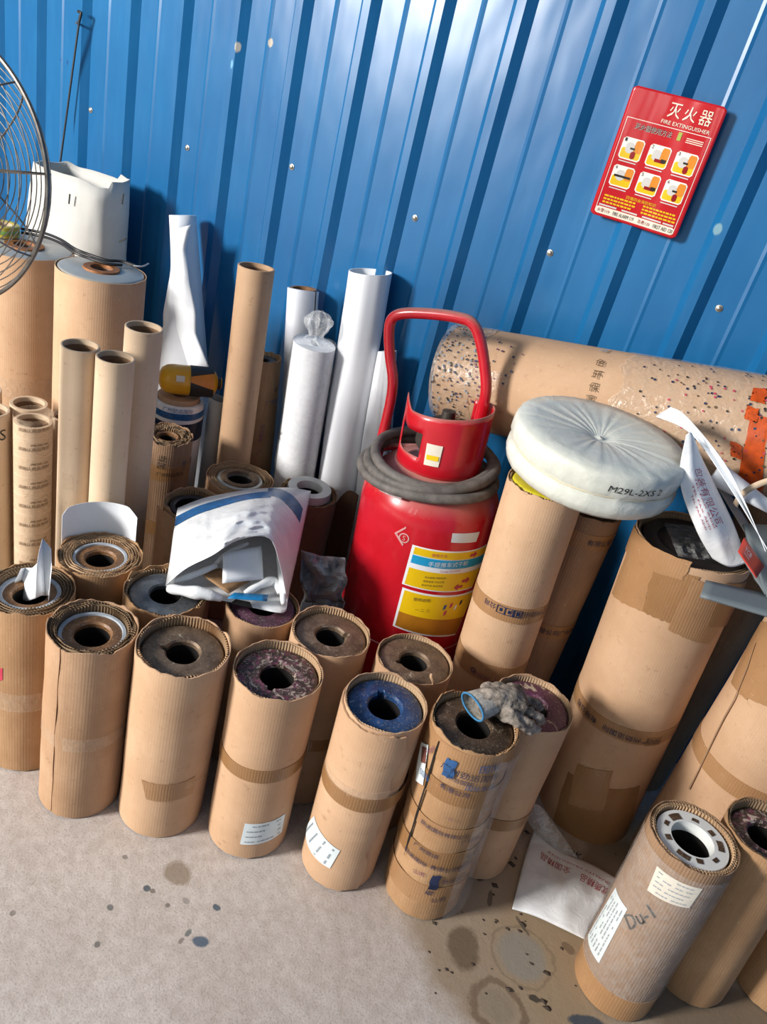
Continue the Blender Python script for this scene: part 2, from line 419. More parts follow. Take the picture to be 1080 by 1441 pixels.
# ------------------------------------------------------------------ cylinder toolkit
class Cyl:
    """frame of a standing or lying roll: base centre, axis, radius"""
    def __init__(s, base, top, r, name, label, cat, group=None):
        s.b = Vector(base); s.t = Vector(top); s.r = r; s.ax = (s.t - s.b); s.h = s.ax.length
        s.root = empty(name, s.b, s.ax.normalized(), label, cat, group)
        s.mi = s.root.matrix_world.inverted()
        cl = s.mi @ CAM; s.tc = math.atan2(cl.y, cl.x)       # side that faces the photographer
    def uv(s, px, r=None):
        """angle and height on the mantle of the mark seen at a pixel"""
        r = r or s.r
        o = s.mi @ CAM; d = s.mi.to_3x3() @ ray(px)
        a = d.x ** 2 + d.y ** 2; b = 2 * (o.x * d.x + o.y * d.y); c = o.x ** 2 + o.y ** 2 - r * r
        D = b * b - 4 * a * c
        k = (-b - math.sqrt(D)) / (2 * a) if D > 0 else -b / (2 * a)
        p = o + d * k
        th = math.atan2(p.y, p.x)
        while th < s.tc - PI: th += 2 * PI
        while th > s.tc + PI: th -= 2 * PI
        return th, p.z
def cpt(r, th, z): return (r * math.cos(th), r * math.sin(th), z)
def shell(root, name, r, thick, z0, z1, mat, th0=0, th1=2 * PI, n=96, nz=12, top=None, bot=None, dent=None, e0=None, e1=None, uvr=None):
    """curved board: outer and inner face, open or closed, with ragged edges"""
    closed = abs(th1 - th0 - 2 * PI) < 1e-6
    N = n if closed else n + 1
    vo = []; vi = []; uv = []
    for j in range(nz + 1):
        f = j / nz
        for i in range(N):
            g = i / n
            zz = z0 + (z1 - z0) * f
            a0 = th0 + (e0(f) if e0 else 0); a1 = th1 + (e1(f) if e1 else 0)
            th = a0 + (a1 - a0) * g
            if top: zz += top(th) * f ** 3
            if bot: zz += bot(th) * (1 - f) ** 3
            rr = r + (dent(th, zz) if dent else 0)
            vo.append(cpt(rr, th, zz)); vi.append(cpt(rr - thick, th, zz)); uv.append((th * (uvr or r), zz))
    vs = vo + vi; K = len(vo)
    fo = grid_faces(N, nz + 1, closed)
    fs = list(fo) + [[K + i for i in f[::-1]] for f in fo]
    rng = range(N if closed else N - 1)
    for i in rng:
        b = (i + 1) % N
        fs.append([b, i, K + i, K + b])
        q = nz * N; fs.append([q + i, q + b, K + q + b, K + q + i])
    if not closed:
        for j in range(nz):
            a, b = j * N, (j + 1) * N
            fs.append([a, b, K + b, K + a]); a += N - 1; b += N - 1
            fs.append([b, a, K + a, K + b])
    return mk(name, vs, fs, mat, root, True, uv + uv, 50)
def ragged(amp, seed, freq=3.0):
    return lambda th: amp * fbm(math.cos(th) * freq, math.sin(th) * freq, seed * 3.7, 1.0, 4)
def dents(amp, seed, zs=5.0):
    return lambda th, z: amp * fbm(math.cos(th) * 1.3, math.sin(th) * 1.3, z * zs + seed * 5.3, 1.0, 3)
def patch(C, name, corners, mat, lift=.0012, thick=.0004, n=14, nz=4, parent=None, rag=0, seed=0):
    """sheet stuck on the mantle; corners (angle, height): bottom-left, bottom-right, top-right, top-left"""
    vs = []; uv = []
    for j in range(nz + 1):
        for i in range(n + 1):
            a, b = i / n, j / nz
            th = (1 - b) * ((1 - a) * corners[0][0] + a * corners[1][0]) + b * ((1 - a) * corners[3][0] + a * corners[2][0])
            z = (1 - b) * ((1 - a) * corners[0][1] + a * corners[1][1]) + b * ((1 - a) * corners[3][1] + a * corners[2][1])
            if rag: th += rag / C.r * noise.noise(Vector((j * 2.1, i * .01, seed))) * (1 if i in (0, n) else 0); z += rag * .5 * noise.noise(Vector((i * .8, j, seed + 5)))
            vs.append(cpt(C.r + lift, th, z)); uv.append((th * C.r, z))
    K = len(vs)
    vs += [cpt(C.r + lift - thick, math.atan2(v[1], v[0]), v[2]) for v in vs]
    fo = grid_faces(n + 1, nz + 1); fs = list(fo)
    edge = [i for i in range(n + 1)] + [j * (n + 1) + n for j in range(1, nz + 1)] + [nz * (n + 1) + i for i in range(n - 1, -1, -1)] + [j * (n + 1) for j in range(nz - 1, 0, -1)]
    for i in range(len(edge)):
        a, b = edge[i], edge[(i + 1) % len(edge)]
        fs.append([b, a, K + a, K + b])
    return mk(name, vs, fs, mat, parent or C.root, True, uv + uv, 60)
def band(C, z, w, mat, th0=None, th1=None, tilt=0, name='tape_band', lift=.0014, rag=.003, seed=0):
    """strip of tape round the roll, tilt in metres over half a turn"""
    full = th0 is None
    n = 72; vs = []; uv = []
    a0, a1 = (C.tc - PI, C.tc + PI) if full else (th0, th1)
    rows = [(-w / 2, -.0009), (-w / 2, 0), (w / 2, 0), (w / 2, -.0009)]
    for (dz, dr) in rows:
        for i in range(n + 1):
            th = a0 + (a1 - a0) * i / n
            e = 0
            if not full and i in (0, n): e = rag * noise.noise(Vector((dz * 90, i, seed)))
            zz = z + dz + tilt * math.sin(th - C.tc) + .0015 * noise.noise(Vector((th * 2, dz * 40, seed)))
            vs.append(cpt(C.r + lift + dr, th + e / C.r, zz)); uv.append((th * C.r, zz))
    return mk(name, vs, grid_faces(n + 1, 4), mat, C.root, True, uv, 60)
_tx = {}
def text_mesh(body):
    if body in _tx: return _tx[body]
    c = bpy.data.curves.new('lettering', 'FONT'); c.body = body; c.resolution_u = 2; c.align_x = 'CENTER'; c.align_y = 'CENTER'
    o = bpy.data.objects.new('lettering', c); COL.objects.link(o)
    bpy.context.view_layer.update()
    me = bpy.data.meshes.new_from_object(o.evaluated_get(bpy.context.evaluated_depsgraph_get()))
    bpy.data.objects.remove(o); bpy.data.curves.remove(c)
    bm = bmesh.new(); bm.from_mesh(me); bpy.data.meshes.remove(me)
    bmesh.ops.remove_doubles(bm, verts=bm.verts, dist=1e-5)
    vs = [tuple(v.co) for v in bm.verts]; fs = [[v.index for v in f.verts] for f in bm.faces]
    bm.free()
    w = max(v[0] for v in vs) - min(v[0] for v in vs); h = max(v[1] for v in vs) - min(v[1] for v in vs)
    cx = (max(v[0] for v in vs) + min(v[0] for v in vs)) / 2; cy = (max(v[1] for v in vs) + min(v[1] for v in vs)) / 2
    vs = [(v[0] - cx, v[1] - cy) for v in vs]
    _tx[body] = (vs, fs, w, h); return _tx[body]
def text_flat(body, width=None, height=None, rot=0, shear=0):
    vs, fs, w, h = text_mesh(body)
    sx = (width / w) if width else height / h
    sy = (height / h) if height else sx
    ca, sa = math.cos(rot), math.sin(rot)
    return [((x * sx + shear * y * sy) * ca - y * sy * sa, (x * sx + shear * y * sy) * sa + y * sy * ca) for x, y in vs], fs
def text_cyl(C, body, th, z, mat, width=None, height=None, rot=0, lift=.0022, name='printed_lettering', parent=None, tilt=0, shear=0):
    p, fs = text_flat(body, width, height, rot, shear)
    vs = [cpt(C.r + lift, th + u / C.r, z + v + tilt * math.sin(th + u / C.r - C.tc)) for u, v in p]
    return mk(name, vs, fs, mat, parent or C.root, False)
def bars_cyl(C, items, mat, lift=.0026, name='print_line', parent=None):
    """rows of small print: (angle, z, width, height)"""
    vs = []; fs = []
    for (th, z, w, h) in items:
        for k in range(max(1, int(w / .012))):
            n = max(1, int(w / .012)); a = th + (k - n / 2) * (w / n) / C.r; b = a + (w / n) * .92 / C.r
            q = len(vs)
            vs += [cpt(C.r + lift, a, z - h / 2), cpt(C.r + lift, b, z - h / 2), cpt(C.r + lift, b, z + h / 2), cpt(C.r + lift, a, z + h / 2)]
            fs.append([q, q + 1, q + 2, q + 3])
    return mk(name, vs, fs, mat, parent or C.root, False)
def core_end(C, z, R, hole, mat, depth=.16, key=None, bevel=.006, name='roller_core', lip=0, n=64, holemat=None):
    """steel roller end: bevelled disc with a bore and a keyway"""
    def rf(k, t, r, zz):
        if key is not None and k >= 4:
            d = abs((t - key + PI) % (2 * PI) - PI)
            if d < .16: r = r + .009
        return r, zz
    v, f, u = lathe([(R, z - .05), (R, z - bevel), (R - bevel * .4, z - bevel * .3), (R - bevel, z), (hole + .004, z + lip), (hole, z - .004), (hole, z - depth)], n, rf)
    o = mk(name, v, f, mat, C.root, True, u, 40)
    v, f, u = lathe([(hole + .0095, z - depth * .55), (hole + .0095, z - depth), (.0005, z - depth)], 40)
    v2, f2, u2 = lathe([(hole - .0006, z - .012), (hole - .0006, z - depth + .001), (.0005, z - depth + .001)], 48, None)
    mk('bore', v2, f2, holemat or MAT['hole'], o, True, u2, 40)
    return o
def flat_ring(C, z, r0, r1, mat, name='end_ring', h=.003, parent=None):
    v, f, u = lathe([(r1, z - .02), (r1, z), (r1 - .001, z + h), (r0 + .001, z + h), (r0, z), (r0, z - .02)], 64)
    return mk(name, v, f, mat, parent or C.root, True, u, 40)
def flutes(C, r0, r1, z0, z1, layers, mat, waves=88, liner=None, seed=0, jit=.004, name='corrugated_layer'):
    """wound corrugated board seen end on: wavy fluting between liners"""
    dr = (r1 - r0) / layers
    for L in range(layers):
        ra = r0 + dr * L; rb = ra + dr
        nw = int(waves * (ra / C.r)); n = nw * 4; vs = []; uv = []
        for zz in (z0, z1):
            for i in range(n):
                th = 2 * PI * i / n
                w = (math.sin(nw * th) * .5 + .5)
                rr = ra + dr * .12 + (dr * .7) * w + .0012 * noise.noise(Vector((math.cos(th) * 2, math.sin(th) * 2, seed + L)))
                dz = jit * noise.noise(Vector((math.cos(th) * 3, math.sin(th) * 3, seed * 2.1 + L * .6))) if zz == z1 else 0
                vs.append(cpt(rr, th, zz + dz)); uv.append((th * rr, zz))
        mk(name, vs, grid_faces(n, 2, True), mat, C.root, True, uv, 80)
        if L < layers - 1 or liner:
            jj = lambda th, L=L: jit * noise.noise(Vector((math.cos(th) * 3, math.sin(th) * 3, seed * 2.1 + L * .6)))
            shell(C.root, 'liner_sheet', rb, .0008, z0, z1 + .0005, mat, n=72, nz=2, top=jj)
def label_sheet(C, pxs, mat, lines=5, ink='ink_grey', name='paper_label', seed=0, bold=None, lift=.0016):
    cs = [C.uv(p) for p in pxs]           # bottom-left, bottom-right, top-right, top-left
    lb = patch(C, name, cs, mat, lift, .0005, 14, 12)
    rnd = random.Random(seed)
    vs = []; fs = []
    for k in range(lines):
        b = .14 + .74 * k / max(1, lines - 1)
        a = .08
        while a < .86:
            w = rnd.uniform(.03, .10)
            if rnd.random() < .78:
                hh = .022 if not bold or k != bold else .06
                q = len(vs)
                for (aa, bb) in ((a, b - hh), (min(a + w, .93), b - hh), (min(a + w, .93), b + hh), (a, b + hh)):
                    th = (1 - bb) * ((1 - aa) * cs[0][0] + aa * cs[1][0]) + bb * ((1 - aa) * cs[3][0] + aa * cs[2][0])
                    z = (1 - bb) * ((1 - aa) * cs[0][1] + aa * cs[1][1]) + bb * ((1 - aa) * cs[3][1] + aa * cs[2][1])
                    vs.append(cpt(C.r + lift + .0008, th, z))
                fs.append([q, q + 1, q + 2, q + 3])
            a += w + .02
    mk('small_print', vs, fs, MAT[ink], lb, False)
    return lb

def carton(base, top, r, label, card='card_a', core='rust', corer=.84, hole=.36, recess=.016, layers=1, seed=0, key=None, rag=.006, dent=.0012,
           slit=None, fl='flute', rings=None, name='cardboard_wrapped_roller', cat='roller', group='cardboard wrapped rollers', thick=.0022, flrec=.0, lip=0):
    C = Cyl(base, top, r, name, label, cat, group)
    tf = ragged(rag, seed); bf = ragged(.004, seed + 50)
    dn = dents(dent, seed)
    H = C.h
    if slit is None:
        shell(C.root, 'cardboard_wrap', r, thick, .003, H, MAT[card], n=96, nz=14, top=tf, bot=lambda th: abs(bf(th)), dent=dn)
    else:
        # the board meets in a torn upright joint
        a, wd = slit
        jag = lambda s: (lambda f: (wd / r) * (noise.noise(Vector((f * 7, s, seed))) * .8 + .25 * noise.noise(Vector((f * 31, s, seed)))))
        shell(C.root, 'cardboard_wrap', r, thick, .003, H, MAT[card], a + wd * .5 / r, a + 2 * PI - wd * .5 / r, 96, 18, tf, lambda th: abs(bf(th)), dn,
              jag(1), jag(2))
        shell(C.root, 'inner_board', r - thick - .0015, .001, .004, H - .012, MAT['card_e'], a - .35, a + .35, 10, 3)
    Rc = r * corer
    zc = H - recess
    if layers: flutes(C, Rc + .0015, r - thick - .0003, H - recess - .03, H - flrec - rag * .3, layers, MAT[fl], int(2 * PI * r / .0062), None, seed, rag * .7)
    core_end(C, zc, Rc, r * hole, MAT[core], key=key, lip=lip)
    # roller body below, hidden in its wrapping
    for (a, b, m, dz) in (rings or []):
        flat_ring(C, zc + dz, r * a, r * b, MAT[m])
    return C

# ------------------------------------------------------------------ front row of wrapped rollers
def uvs(C, *pxs): return [C.uv(p) for p in pxs]
c0 = carton((-1.105, -1.157, 0), (-1.106, -1.156, .461), .09, 'brown corrugated roller wrap holding a crumpled white paper in its bore', 'card_c', 'brown_ring', .68, .38, .014, 4, 1,
            fl='flute_dark', rings=[(.58, .69, 'bluewhite', .001)], dent=.0018)
_, z = c0.uv((35, 990)); band(c0, z, .05, MAT['tape_clear'], c0.tc - 1.2, c0.tc + 1.3, .004)
patch(c0, 'red_tape_scrap', uvs(c0, (0, 958), (4, 956), (4, 940), (0, 940)), m_plain('red_tape', '#c93a52', .5))

c1 = carton((-.92, -1.167, 0), (-.914, -1.161, .479), .087, 'roller in thick corrugated board with a long dark split down its side', 'card_b', 'brown_ring', .74, .40, .02, 3, 2,
            slit=None, fl='flute_dark', rings=[(.655, .75, 'bluewhite', .001)], dent=.0022, rag=.009)
# the split: remove the plain wrap, rebuild it with a torn joint where the photo shows it
for ch in list(c1.root.children):
    if ch.name.startswith('cardboard_wrap'): bpy.data.objects.remove(ch)
a_sl, _ = c1.uv((80, 1000))
_jg = lambda s: (lambda f: (.003 / c1.r) * (noise.noise(Vector((f * 7, s, 2))) + .4 * noise.noise(Vector((f * 31, s, 2)))) + (-.0 if s == 2 else 0))
shell(c1.root, 'cardboard_wrap', c1.r, .0024, .003, c1.h, MAT['card_b'], a_sl + .016, a_sl + 2 * PI - .016, 96, 18, ragged(.009, 2), lambda th: abs(ragged(.005, 52)(th)), dents(.0022, 2), _jg(1), _jg(2))
shell(c1.root, 'inner_board', c1.r - .006, .001, .004, c1.h - .02, MAT['card_e'], a_sl - .3, a_sl + .3, 10, 3)
_, z = c1.uv((120, 1050)); band(c1, z, .035, MAT['tape_clear'], c1.tc - 1.5, c1.tc + 1.5, .004)
_, z = c1.uv((150, 920)); 

c2 = carton((-.755, -1.08, 0), (-.749, -1.08, .486), .093, 'clean tan roller wrap with a short tape strip low on its front', 'card_a', 'rust', .885, .355, .018, 1, 3, key=3.6, rag=.007)
cs = uvs(c2, (206, 1124), (270, 1121), (292, 1085), (200, 1097)); cs = [cs[0], (cs[1][0], cs[0][1] + .004), (cs[1][0], cs[3][1] + .006), cs[3]]
patch(c2, 'tape_strip', cs, MAT['tape'], .0012, .0004, 16, 2, rag=.003)
cs = uvs(c2, (258, 1110), (284, 1096), (296, 1080), (262, 1100)); patch(c2, 'tape_strip', cs, MAT['tape_clear'], .002, .0003, 8, 2)

c3 = carton((-.567, -.993, 0), (-.576, -.99, .476), .091, 'tan roller wrap with a brown tape belt, paper label and ink-crusted end', 'card_d', 'speckle', .92, .39, .016, 1, 4, key=5.0, rag=.006)
_, z = c3.uv((358, 1092)); band(c3, z, .036, MAT['tape_dark'], tilt=.004)
label_sheet(c3, [(338, 1187), (396, 1170), (401, 1144), (345, 1158)], MAT['label'], 4, 'ink_grey', seed=3)

c4 = carton((-.354, -.922, 0), (-.359, -.925, .493), .084, 'roller with bright blue painted end in torn double cardboard', 'card_d', 'bluepaint', .925, .40, .014, 1, 5, key=2.3, rag=.005)
_, z = c4.uv((505, 1130)); band(c4, z, .04, MAT['tape_dark'], tilt=.003, lift=.0058)
band(c4, z + .03, .02, MAT['tape_clear'], c4.tc - 1.3, c4.tc + 1.0, .006, lift=.0063)
label_sheet(c4, [(466, 1219), (480, 1194), (446, 1148), (434, 1164)], MAT['label'], 4, 'ink_grey', seed=4, lift=.0062)
# outer torn sheet of board that ends in a ragged upright edge
a_t, _ = c4.uv((548, 1110))
shell(c4.root, 'torn_outer_sheet', c4.r + .0046, .0034, .004, c4.h - .010, MAT['card_d'], c4.tc - 2.2, a_t, 60, 24, ragged(.006, 61), lambda th: abs(ragged(.006, 62)(th)), None, None,
      lambda f: .16 * fbm(f * 5, 3.1, 0, 1.2, 5) - .5 * max(0, f - .9))

c5 = carton((-.168, -.857, 0), (-.192, -.864, .513), .087, 'roller patched all over with blue printed tape, dark brown end', 'card_c', 'rust_dark', .91, .40, .010, 1, 6, key=None, rag=.012, dent=.0022)
a_s, _ = c5.uv((596, 1120))
vs = []; K = 16
for j in range(K + 1):                                   # the long dark split: a flat raised black strip stands for its inner shade
    f = j / K; z = .16 + (c5.h - .175) * f; a = a_s + .02 * noise.noise(Vector((f * 4, 2, 8)))
    w = .0022 * (1 + .5 * noise.noise(Vector((f * 9, 4, 1)))) * min(1, 4 * (1 - f) + .5, 5 * f + .2)
    vs += [cpt(c5.r + .0034, a - w / c5.r, z), cpt(c5.r + .0034, a + w / c5.r, z)]
mk('split_shade_strip', vs, [[2 * j, 2 * j + 1, 2 * j + 3, 2 * j + 2] for j in range(K)], MAT['hole'], c5.root, False)
for i, (px, w, m, ti) in enumerate([((640, 1068), .05, 'tape', .004), ((625, 1115), .045, 'tape_dark', .003), ((610, 1165), .032, 'tape', -.002), ((600, 1205), .05, 'tape_dark', .005), ((590, 1255), .06, 'tape', .0)]):
    _, z = c5.uv(px); band(c5, z, w, MAT[m], tilt=ti, lift=.0014 + i * .0003, seed=i)
_, z = c5.uv((650, 1103))
for k, (px, txt, ink, hh, rt) in enumerate([((662, 1092), '广州劲运国际', 'ink_navy', .018, 0), ((640, 1112), '有限公司', 'ink_navy', .014, 0), ((676, 1108), '国际有限', 'ink_blue', .014, 0),
        ((625, 1172), '劲运国际有限公司', 'ink_navy', .012, 0), ((664, 1180), '广州劲运', 'ink_navy', .012, 0), ((585, 1205), '劲运国际', 'ink_navy', .013, 0), ((625, 1222), '有限公司', 'ink_navy', .014, 0),
        ((655, 1215), '国际', 'ink_navy', .018, .3), ((590, 1226), '公司', 'ink_purple', .012, .2), ((608, 1056), '广州劲运', 'ink_purple', .010, 1.2), ((600, 1090), '国际', 'ink_blue', .014, .3), ((607, 1250), '有限', 'ink_navy', .018, 1.4), ((648, 1098), '劲运国际', 'ink_navy', .012, .02), ((690, 1080), '国际', 'ink_blue', .02, .1), ((600, 1196), '广州劲运', 'ink_navy', .013, 0), ((640, 1236), '劲运国际', 'ink_navy', .014, .1), ((668, 1196), '有限公司', 'ink_navy', .013, .05), ((616, 1264), '公司', 'ink_navy', .015, .2), ((632, 1150), '广州', 'ink_purple', .008, 0)]):
    th, z = c5.uv(px); text_cyl(c5, txt, th, z, MAT[ink], height=hh, rot=rt - .05, lift=.0046 + .0002 * (k % 3))
cs = uvs(c5, (588, 1098), (598, 1104), (606, 1048), (596, 1044)); lb = patch(c5, 'paper_label', cs, MAT['label'], .0044, .0005, 6, 3)
cs = uvs(c5, (596, 1072), (602, 1074), (604, 1052), (598, 1050)); patch(c5, 'label_picture', cs, m_plain('brown_label_print', '#7b4a3f', .5), .0052, .0004, 4, 2, parent=lb)
for (px, w, h, mt) in [((634, 1080), .022, .05, 'ink_blue'), ((612, 1240), .018, .05, 'ink_navy')]:
    th, z = c5.uv(px); patch(c5, 'blue_tape_scrap', [(th - w / c5.r / 2, z - h / 2), (th + w / c5.r / 2, z - h / 2 + .004), (th + w / c5.r / 2, z + h / 2), (th - w / c5.r / 2, z + h / 2 - .004)], MAT[mt], .0042, .0003, 6, 4, rag=.008, seed=h)
# clear film hanging off its right side down to the floor
vs = []; nu, nv = 14, 26
for j in range(nv + 1):
    f = j / nv; z = c5.h - .02 - (c5.h - .022) * f
    for i in range(nu + 1):
        g = i / nu
        th = c5.tc + .75 + g * 1.15
        rr = c5.r + .0065 + .012 * g * (.4 + .6 * abs(noise.noise(Vector((f * 3, g * 2, 4))))) + .030 * g * g * (max(0, f - .85) * 4 + max(0, .12 - f) * 5)
        vs.append(cpt(rr + .003 * noise.noise(Vector((f * 9, g * 7, 1))), th + .12 * noise.noise(Vector((f * 3, 0, 2))) * g, z + .008 * noise.noise(Vector((g * 6, f, 3)))))
fo = mk('cling_film', vs, grid_faces(nu + 1, nv + 1), MAT['film_soft'], c5.root, True, None, 80)

c6 = carton((-.112, -.687, 0), (-.121, -.692, .486), .086, 'roller with flaking purple painted end, dirty glove lying on it', 'card_d', 'purple', .925, .42, .010, 1, 7, key=4.4, rag=.006)
_, z = c6.uv((730, 1160)); band(c6, z, .035, MAT['tape_dark'], tilt=.003)

# ------------------------------------------------------------------ second row
r0 = carton((-1.107, -.966, 0), (-1.115, -.961, .455), .094, 'roller wound in many corrugated layers in front of a white paper sheet', 'card_c', 'brown_ring', .63, .345, .012, 5, 8, fl='flute', rings=[(.565, .645, 'bluewhite', .001)], rag=.008, dent=.002)
r1 = carton((-.923, -.95, 0), (-.92, -.952, .46), .0905, 'roller with dull blue-grey steel end half under a plastic bag', 'card_c', 'bluegrey', .87, .37, .012, 1, 9, key=1.0, rag=.012)
r2 = carton((-.747, -.819, 0), (-.747, -.819, .45), .084, 'roller with dusty purple end under the edge of a plastic bag', 'card_b', 'purple_dust', .91, .36, .008, 1, 10, rag=.004)
band(r2, r2.h - .075, .02, MAT['tape_clear'])
r3 = carton((-.567, -.805, 0), (-.569, -.804, .47), .089, 'roller with flat brown end and fluted rim, beside the red extinguisher', 'card_d', 'rust', .91, .37, .012, 1, 11, key=.9, rag=.006)
_, z = r3.uv((445, 1050)); band(r3, z, .035, MAT['tape'])
r4 = carton((-.376, -.748, 0), (-.386, -.741, .47), .086, 'roller with brown end and curled board strip before the extinguisher', 'card_b', 'rust', .93, .37, .007, 1, 12, key=4.0, rag=.004)
# curled strip of torn board on its rim
th, z = r4.uv((612, 890)); vv, ff = tube(smooth_path([cpt(r4.r - .004, th + .45, r4.h - .004), cpt(r4.r + .002, th + .35, r4.h + .012), cpt(r4.r - .001, th + .28, r4.h + .022), cpt(r4.r - .006, th + .3, r4.h + .026)], 4), .003, 6)
mk('torn_strip', vv, ff, MAT['card_d'], r4.root)

# ------------------------------------------------------------------ third row and back left rollers
M1 = carton((-1.151, -.414, 0), (-1.16, -.408, .45), .097, 'roller with shiny steel ring end behind the plastic bag', 'card_b', 'galv', .70, .40, .004, 4, 13, key=.5, rag=.006, rings=[(.40, .58, 'rust', .001)], fl='flute')
M2 = carton((-.991, -.293, 0), (-.992, -.293, .44), .086, 'roller with a raised white ring at its end beside the plastic bag', 'card_e', 'blackrub', .85, .5, .012, 1, 14, rag=.006)
flat_ring(M2, M2.h + .012, M2.r * .44, M2.r * .76, MAT['white_ring'], 'white_core_ring', .005)
M3 = carton((-1.142, -.621, 0), (-1.143, -.62, .45), .079, 'roller with black hollow core, loose board peeling off its side', 'card_b', 'blackrub', .82, .60, .010, 1, 15, rag=.012)
a_p, _ = M3.uv((236, 760))
shell(M3.root, 'peeling_flap', M3.r + .008, .002, .02, M3.h - .005, MAT['card_d'], a_p - .6, a_p + .25, 14, 8, ragged(.012, 71), None, lambda th, z: .01 * (a_p - th))
K_ = carton((-1.34, -.532, 0), (-1.334, -.534, .55), .07, 'short roll wound from ragged board with printed tape, beside brown tubes', 'card_e', 'brown_ring', .5, .36, .006, 5, 16, rag=.010, fl='flute_dark', dent=.002)
for k, (px, txt, w_) in enumerate([((240, 668), '广州劲运国际', .012), ((250, 690), '有限公司', .012), ((228, 650), '国际', .02), ((258, 655), '公司', .014)]):
    th, z = K_.uv(px); text_cyl(K_, txt, th, z, MAT['ink_navy' if k % 2 else 'ink_black'], height=w_, rot=0 if k < 2 else 1.5, lift=.003)
for px in ((240, 668), (248, 740)):
    _, z = K_.uv(px); band(K_, z, .045, MAT['tape_dark'])

A_ = carton((-1.953, -.513, 0), (-1.953, -.513, .88), .134, 'large tan roller behind the fan guard, silver end cap', 'card_a', 'galv', .97, .22, .0, 0, 17, rag=.001, dent=.001, group='large silver capped rollers', rings=[(.22, .40, 'orange_rust', .0015)])
B_ = carton((-1.59, -.562, 0), (-1.59, -.562, .93), .114, 'large tan roller with bright silver end cap and rusty bore, cable end across it', 'card_a', 'galv', .955, .24, -.002, 0, 18, rag=.001, dent=.001, group='large silver capped rollers', rings=[(.24, .41, 'orange_rust', .0015)])
_, z = A_.uv((30, 548)); band(A_, z, .06, MAT['tape_clear'])

# ------------------------------------------------------------------ right-hand rollers
Y_ = carton((-.257, -.49, 0), (-.307, -.471, .86), .087, 'tall leaning roller with a yellow end ring beside the extinguisher', 'card_a', 'yellowring', .88, .52, .000, 1, 19, rag=.006, dent=.0014, group='tall rollers on the right')
_, z = Y_.uv((735, 868)); band(Y_, z, .042, MAT['tape'], tilt=.002)
th, z0 = Y_.uv((715, 860)); text_cyl(Y_, '广州劲运国际', th + .62, z0 - .002, MAT['ink_navy'], height=.016, rot=PI, lift=.0028, tilt=.002)
text_cyl(Y_, '公司', th - .50, z0, MAT['ink_navy'], height=.014, rot=PI, lift=.0028)
for k in range(3):
    a = th - .18 + k * .22; zc = z0 - .001
    s = .010; vs = []; fs = []
    for (w1, h1, w0, h0) in ((s, s, s * .82, s * .82),):
        for (x, y) in ((-w1, -h1), (w1, -h1), (w1, h1), (-w1, h1), (-w0, -h0), (w0, -h0), (w0, h0), (-w0, h0)): vs.append(cpt(Y_.r + .0028, a + x / Y_.r, zc + y))
        fs = [[0, 1, 5, 4], [1, 2, 6, 5], [2, 3, 7, 6], [3, 0, 4, 7]]
    q = len(vs)
    for (x, y) in ((-.003, -.004), (.003, -.004), (.003, .005), (-.003, .005)): vs.append(cpt(Y_.r + .0028, a + x / Y_.r, zc + y))
    fs.append([q, q + 1, q + 2, q + 3])
    mk('printed_symbol', vs, fs, MAT['ink_navy'], Y_.root, False)
_, z = Y_.uv((680, 945)); band(Y_, z, .05, MAT['tape'])
th, z = Y_.uv((676, 950)); text_cyl(Y_, '广州劲运', th + .1, z, MAT['ink_purple'], height=.014, rot=PI, lift=.0028)
text_cyl(Y_, '◎', th - .22, z + .006, MAT['ink_navy'], height=.014, lift=.0028)
# strip of clear tape standing off its right edge
BY = carton((-.225, -.315, 0), (-.225, -.315, .79), .082, 'tall roller in brown board hidden behind the yellow ringed one', 'card_e', 'rust_dark', .9, .4, .01, 1, 20, rag=.004, group='tall rollers on the right')
for px in ((845, 765), (768, 888)):
    th, z = BY.uv(px); band(BY, z, .04, MAT['tape_dark']); text_cyl(BY, '有限公司', th, z, MAT['ink_navy'], height=.016, lift=.0028)
    text_cyl(BY, '广州劲运', th + .85, z, MAT['ink_navy'], height=.016, lift=.0028)

big = carton((.075, -.352, 0), (.018, -.386, .845), .125, 'widest tall roller with black rubber end, taped top and printed tape belt', 'card_d', 'blackrub', .90, .30, .016, 2, 21, rag=.005, fl='flute_dark', group='tall rollers on the right')
flat_ring(big, big.h - .016, big.r * .60, big.r * .86, MAT['blackrub'], 'rubber_rim', .006)
_, z = big.uv((870, 1030)); band(big, z, .042, MAT['tape'], tilt=.003)
for k, txt in enumerate(['广州劲运国际', '有限公司']):
    th, zz = big.uv((862 + 0 * k, 1028)); text_cyl(big, txt, th + .25 - k * .85, zz - .002, MAT['ink_navy'], height=.017, rot=PI, lift=.0028)
th, zz = big.uv((920, 1043)); patch(big, 'printed_box', [(th - .16, zz - .013), (th + .16, zz - .013), (th + .16, zz + .013), (th - .16, zz + .013)], MAT['tape_dark'], .0022)
text_cyl(big, '凸凹', th, zz, MAT['ink_navy'], height=.014, lift=.0032)
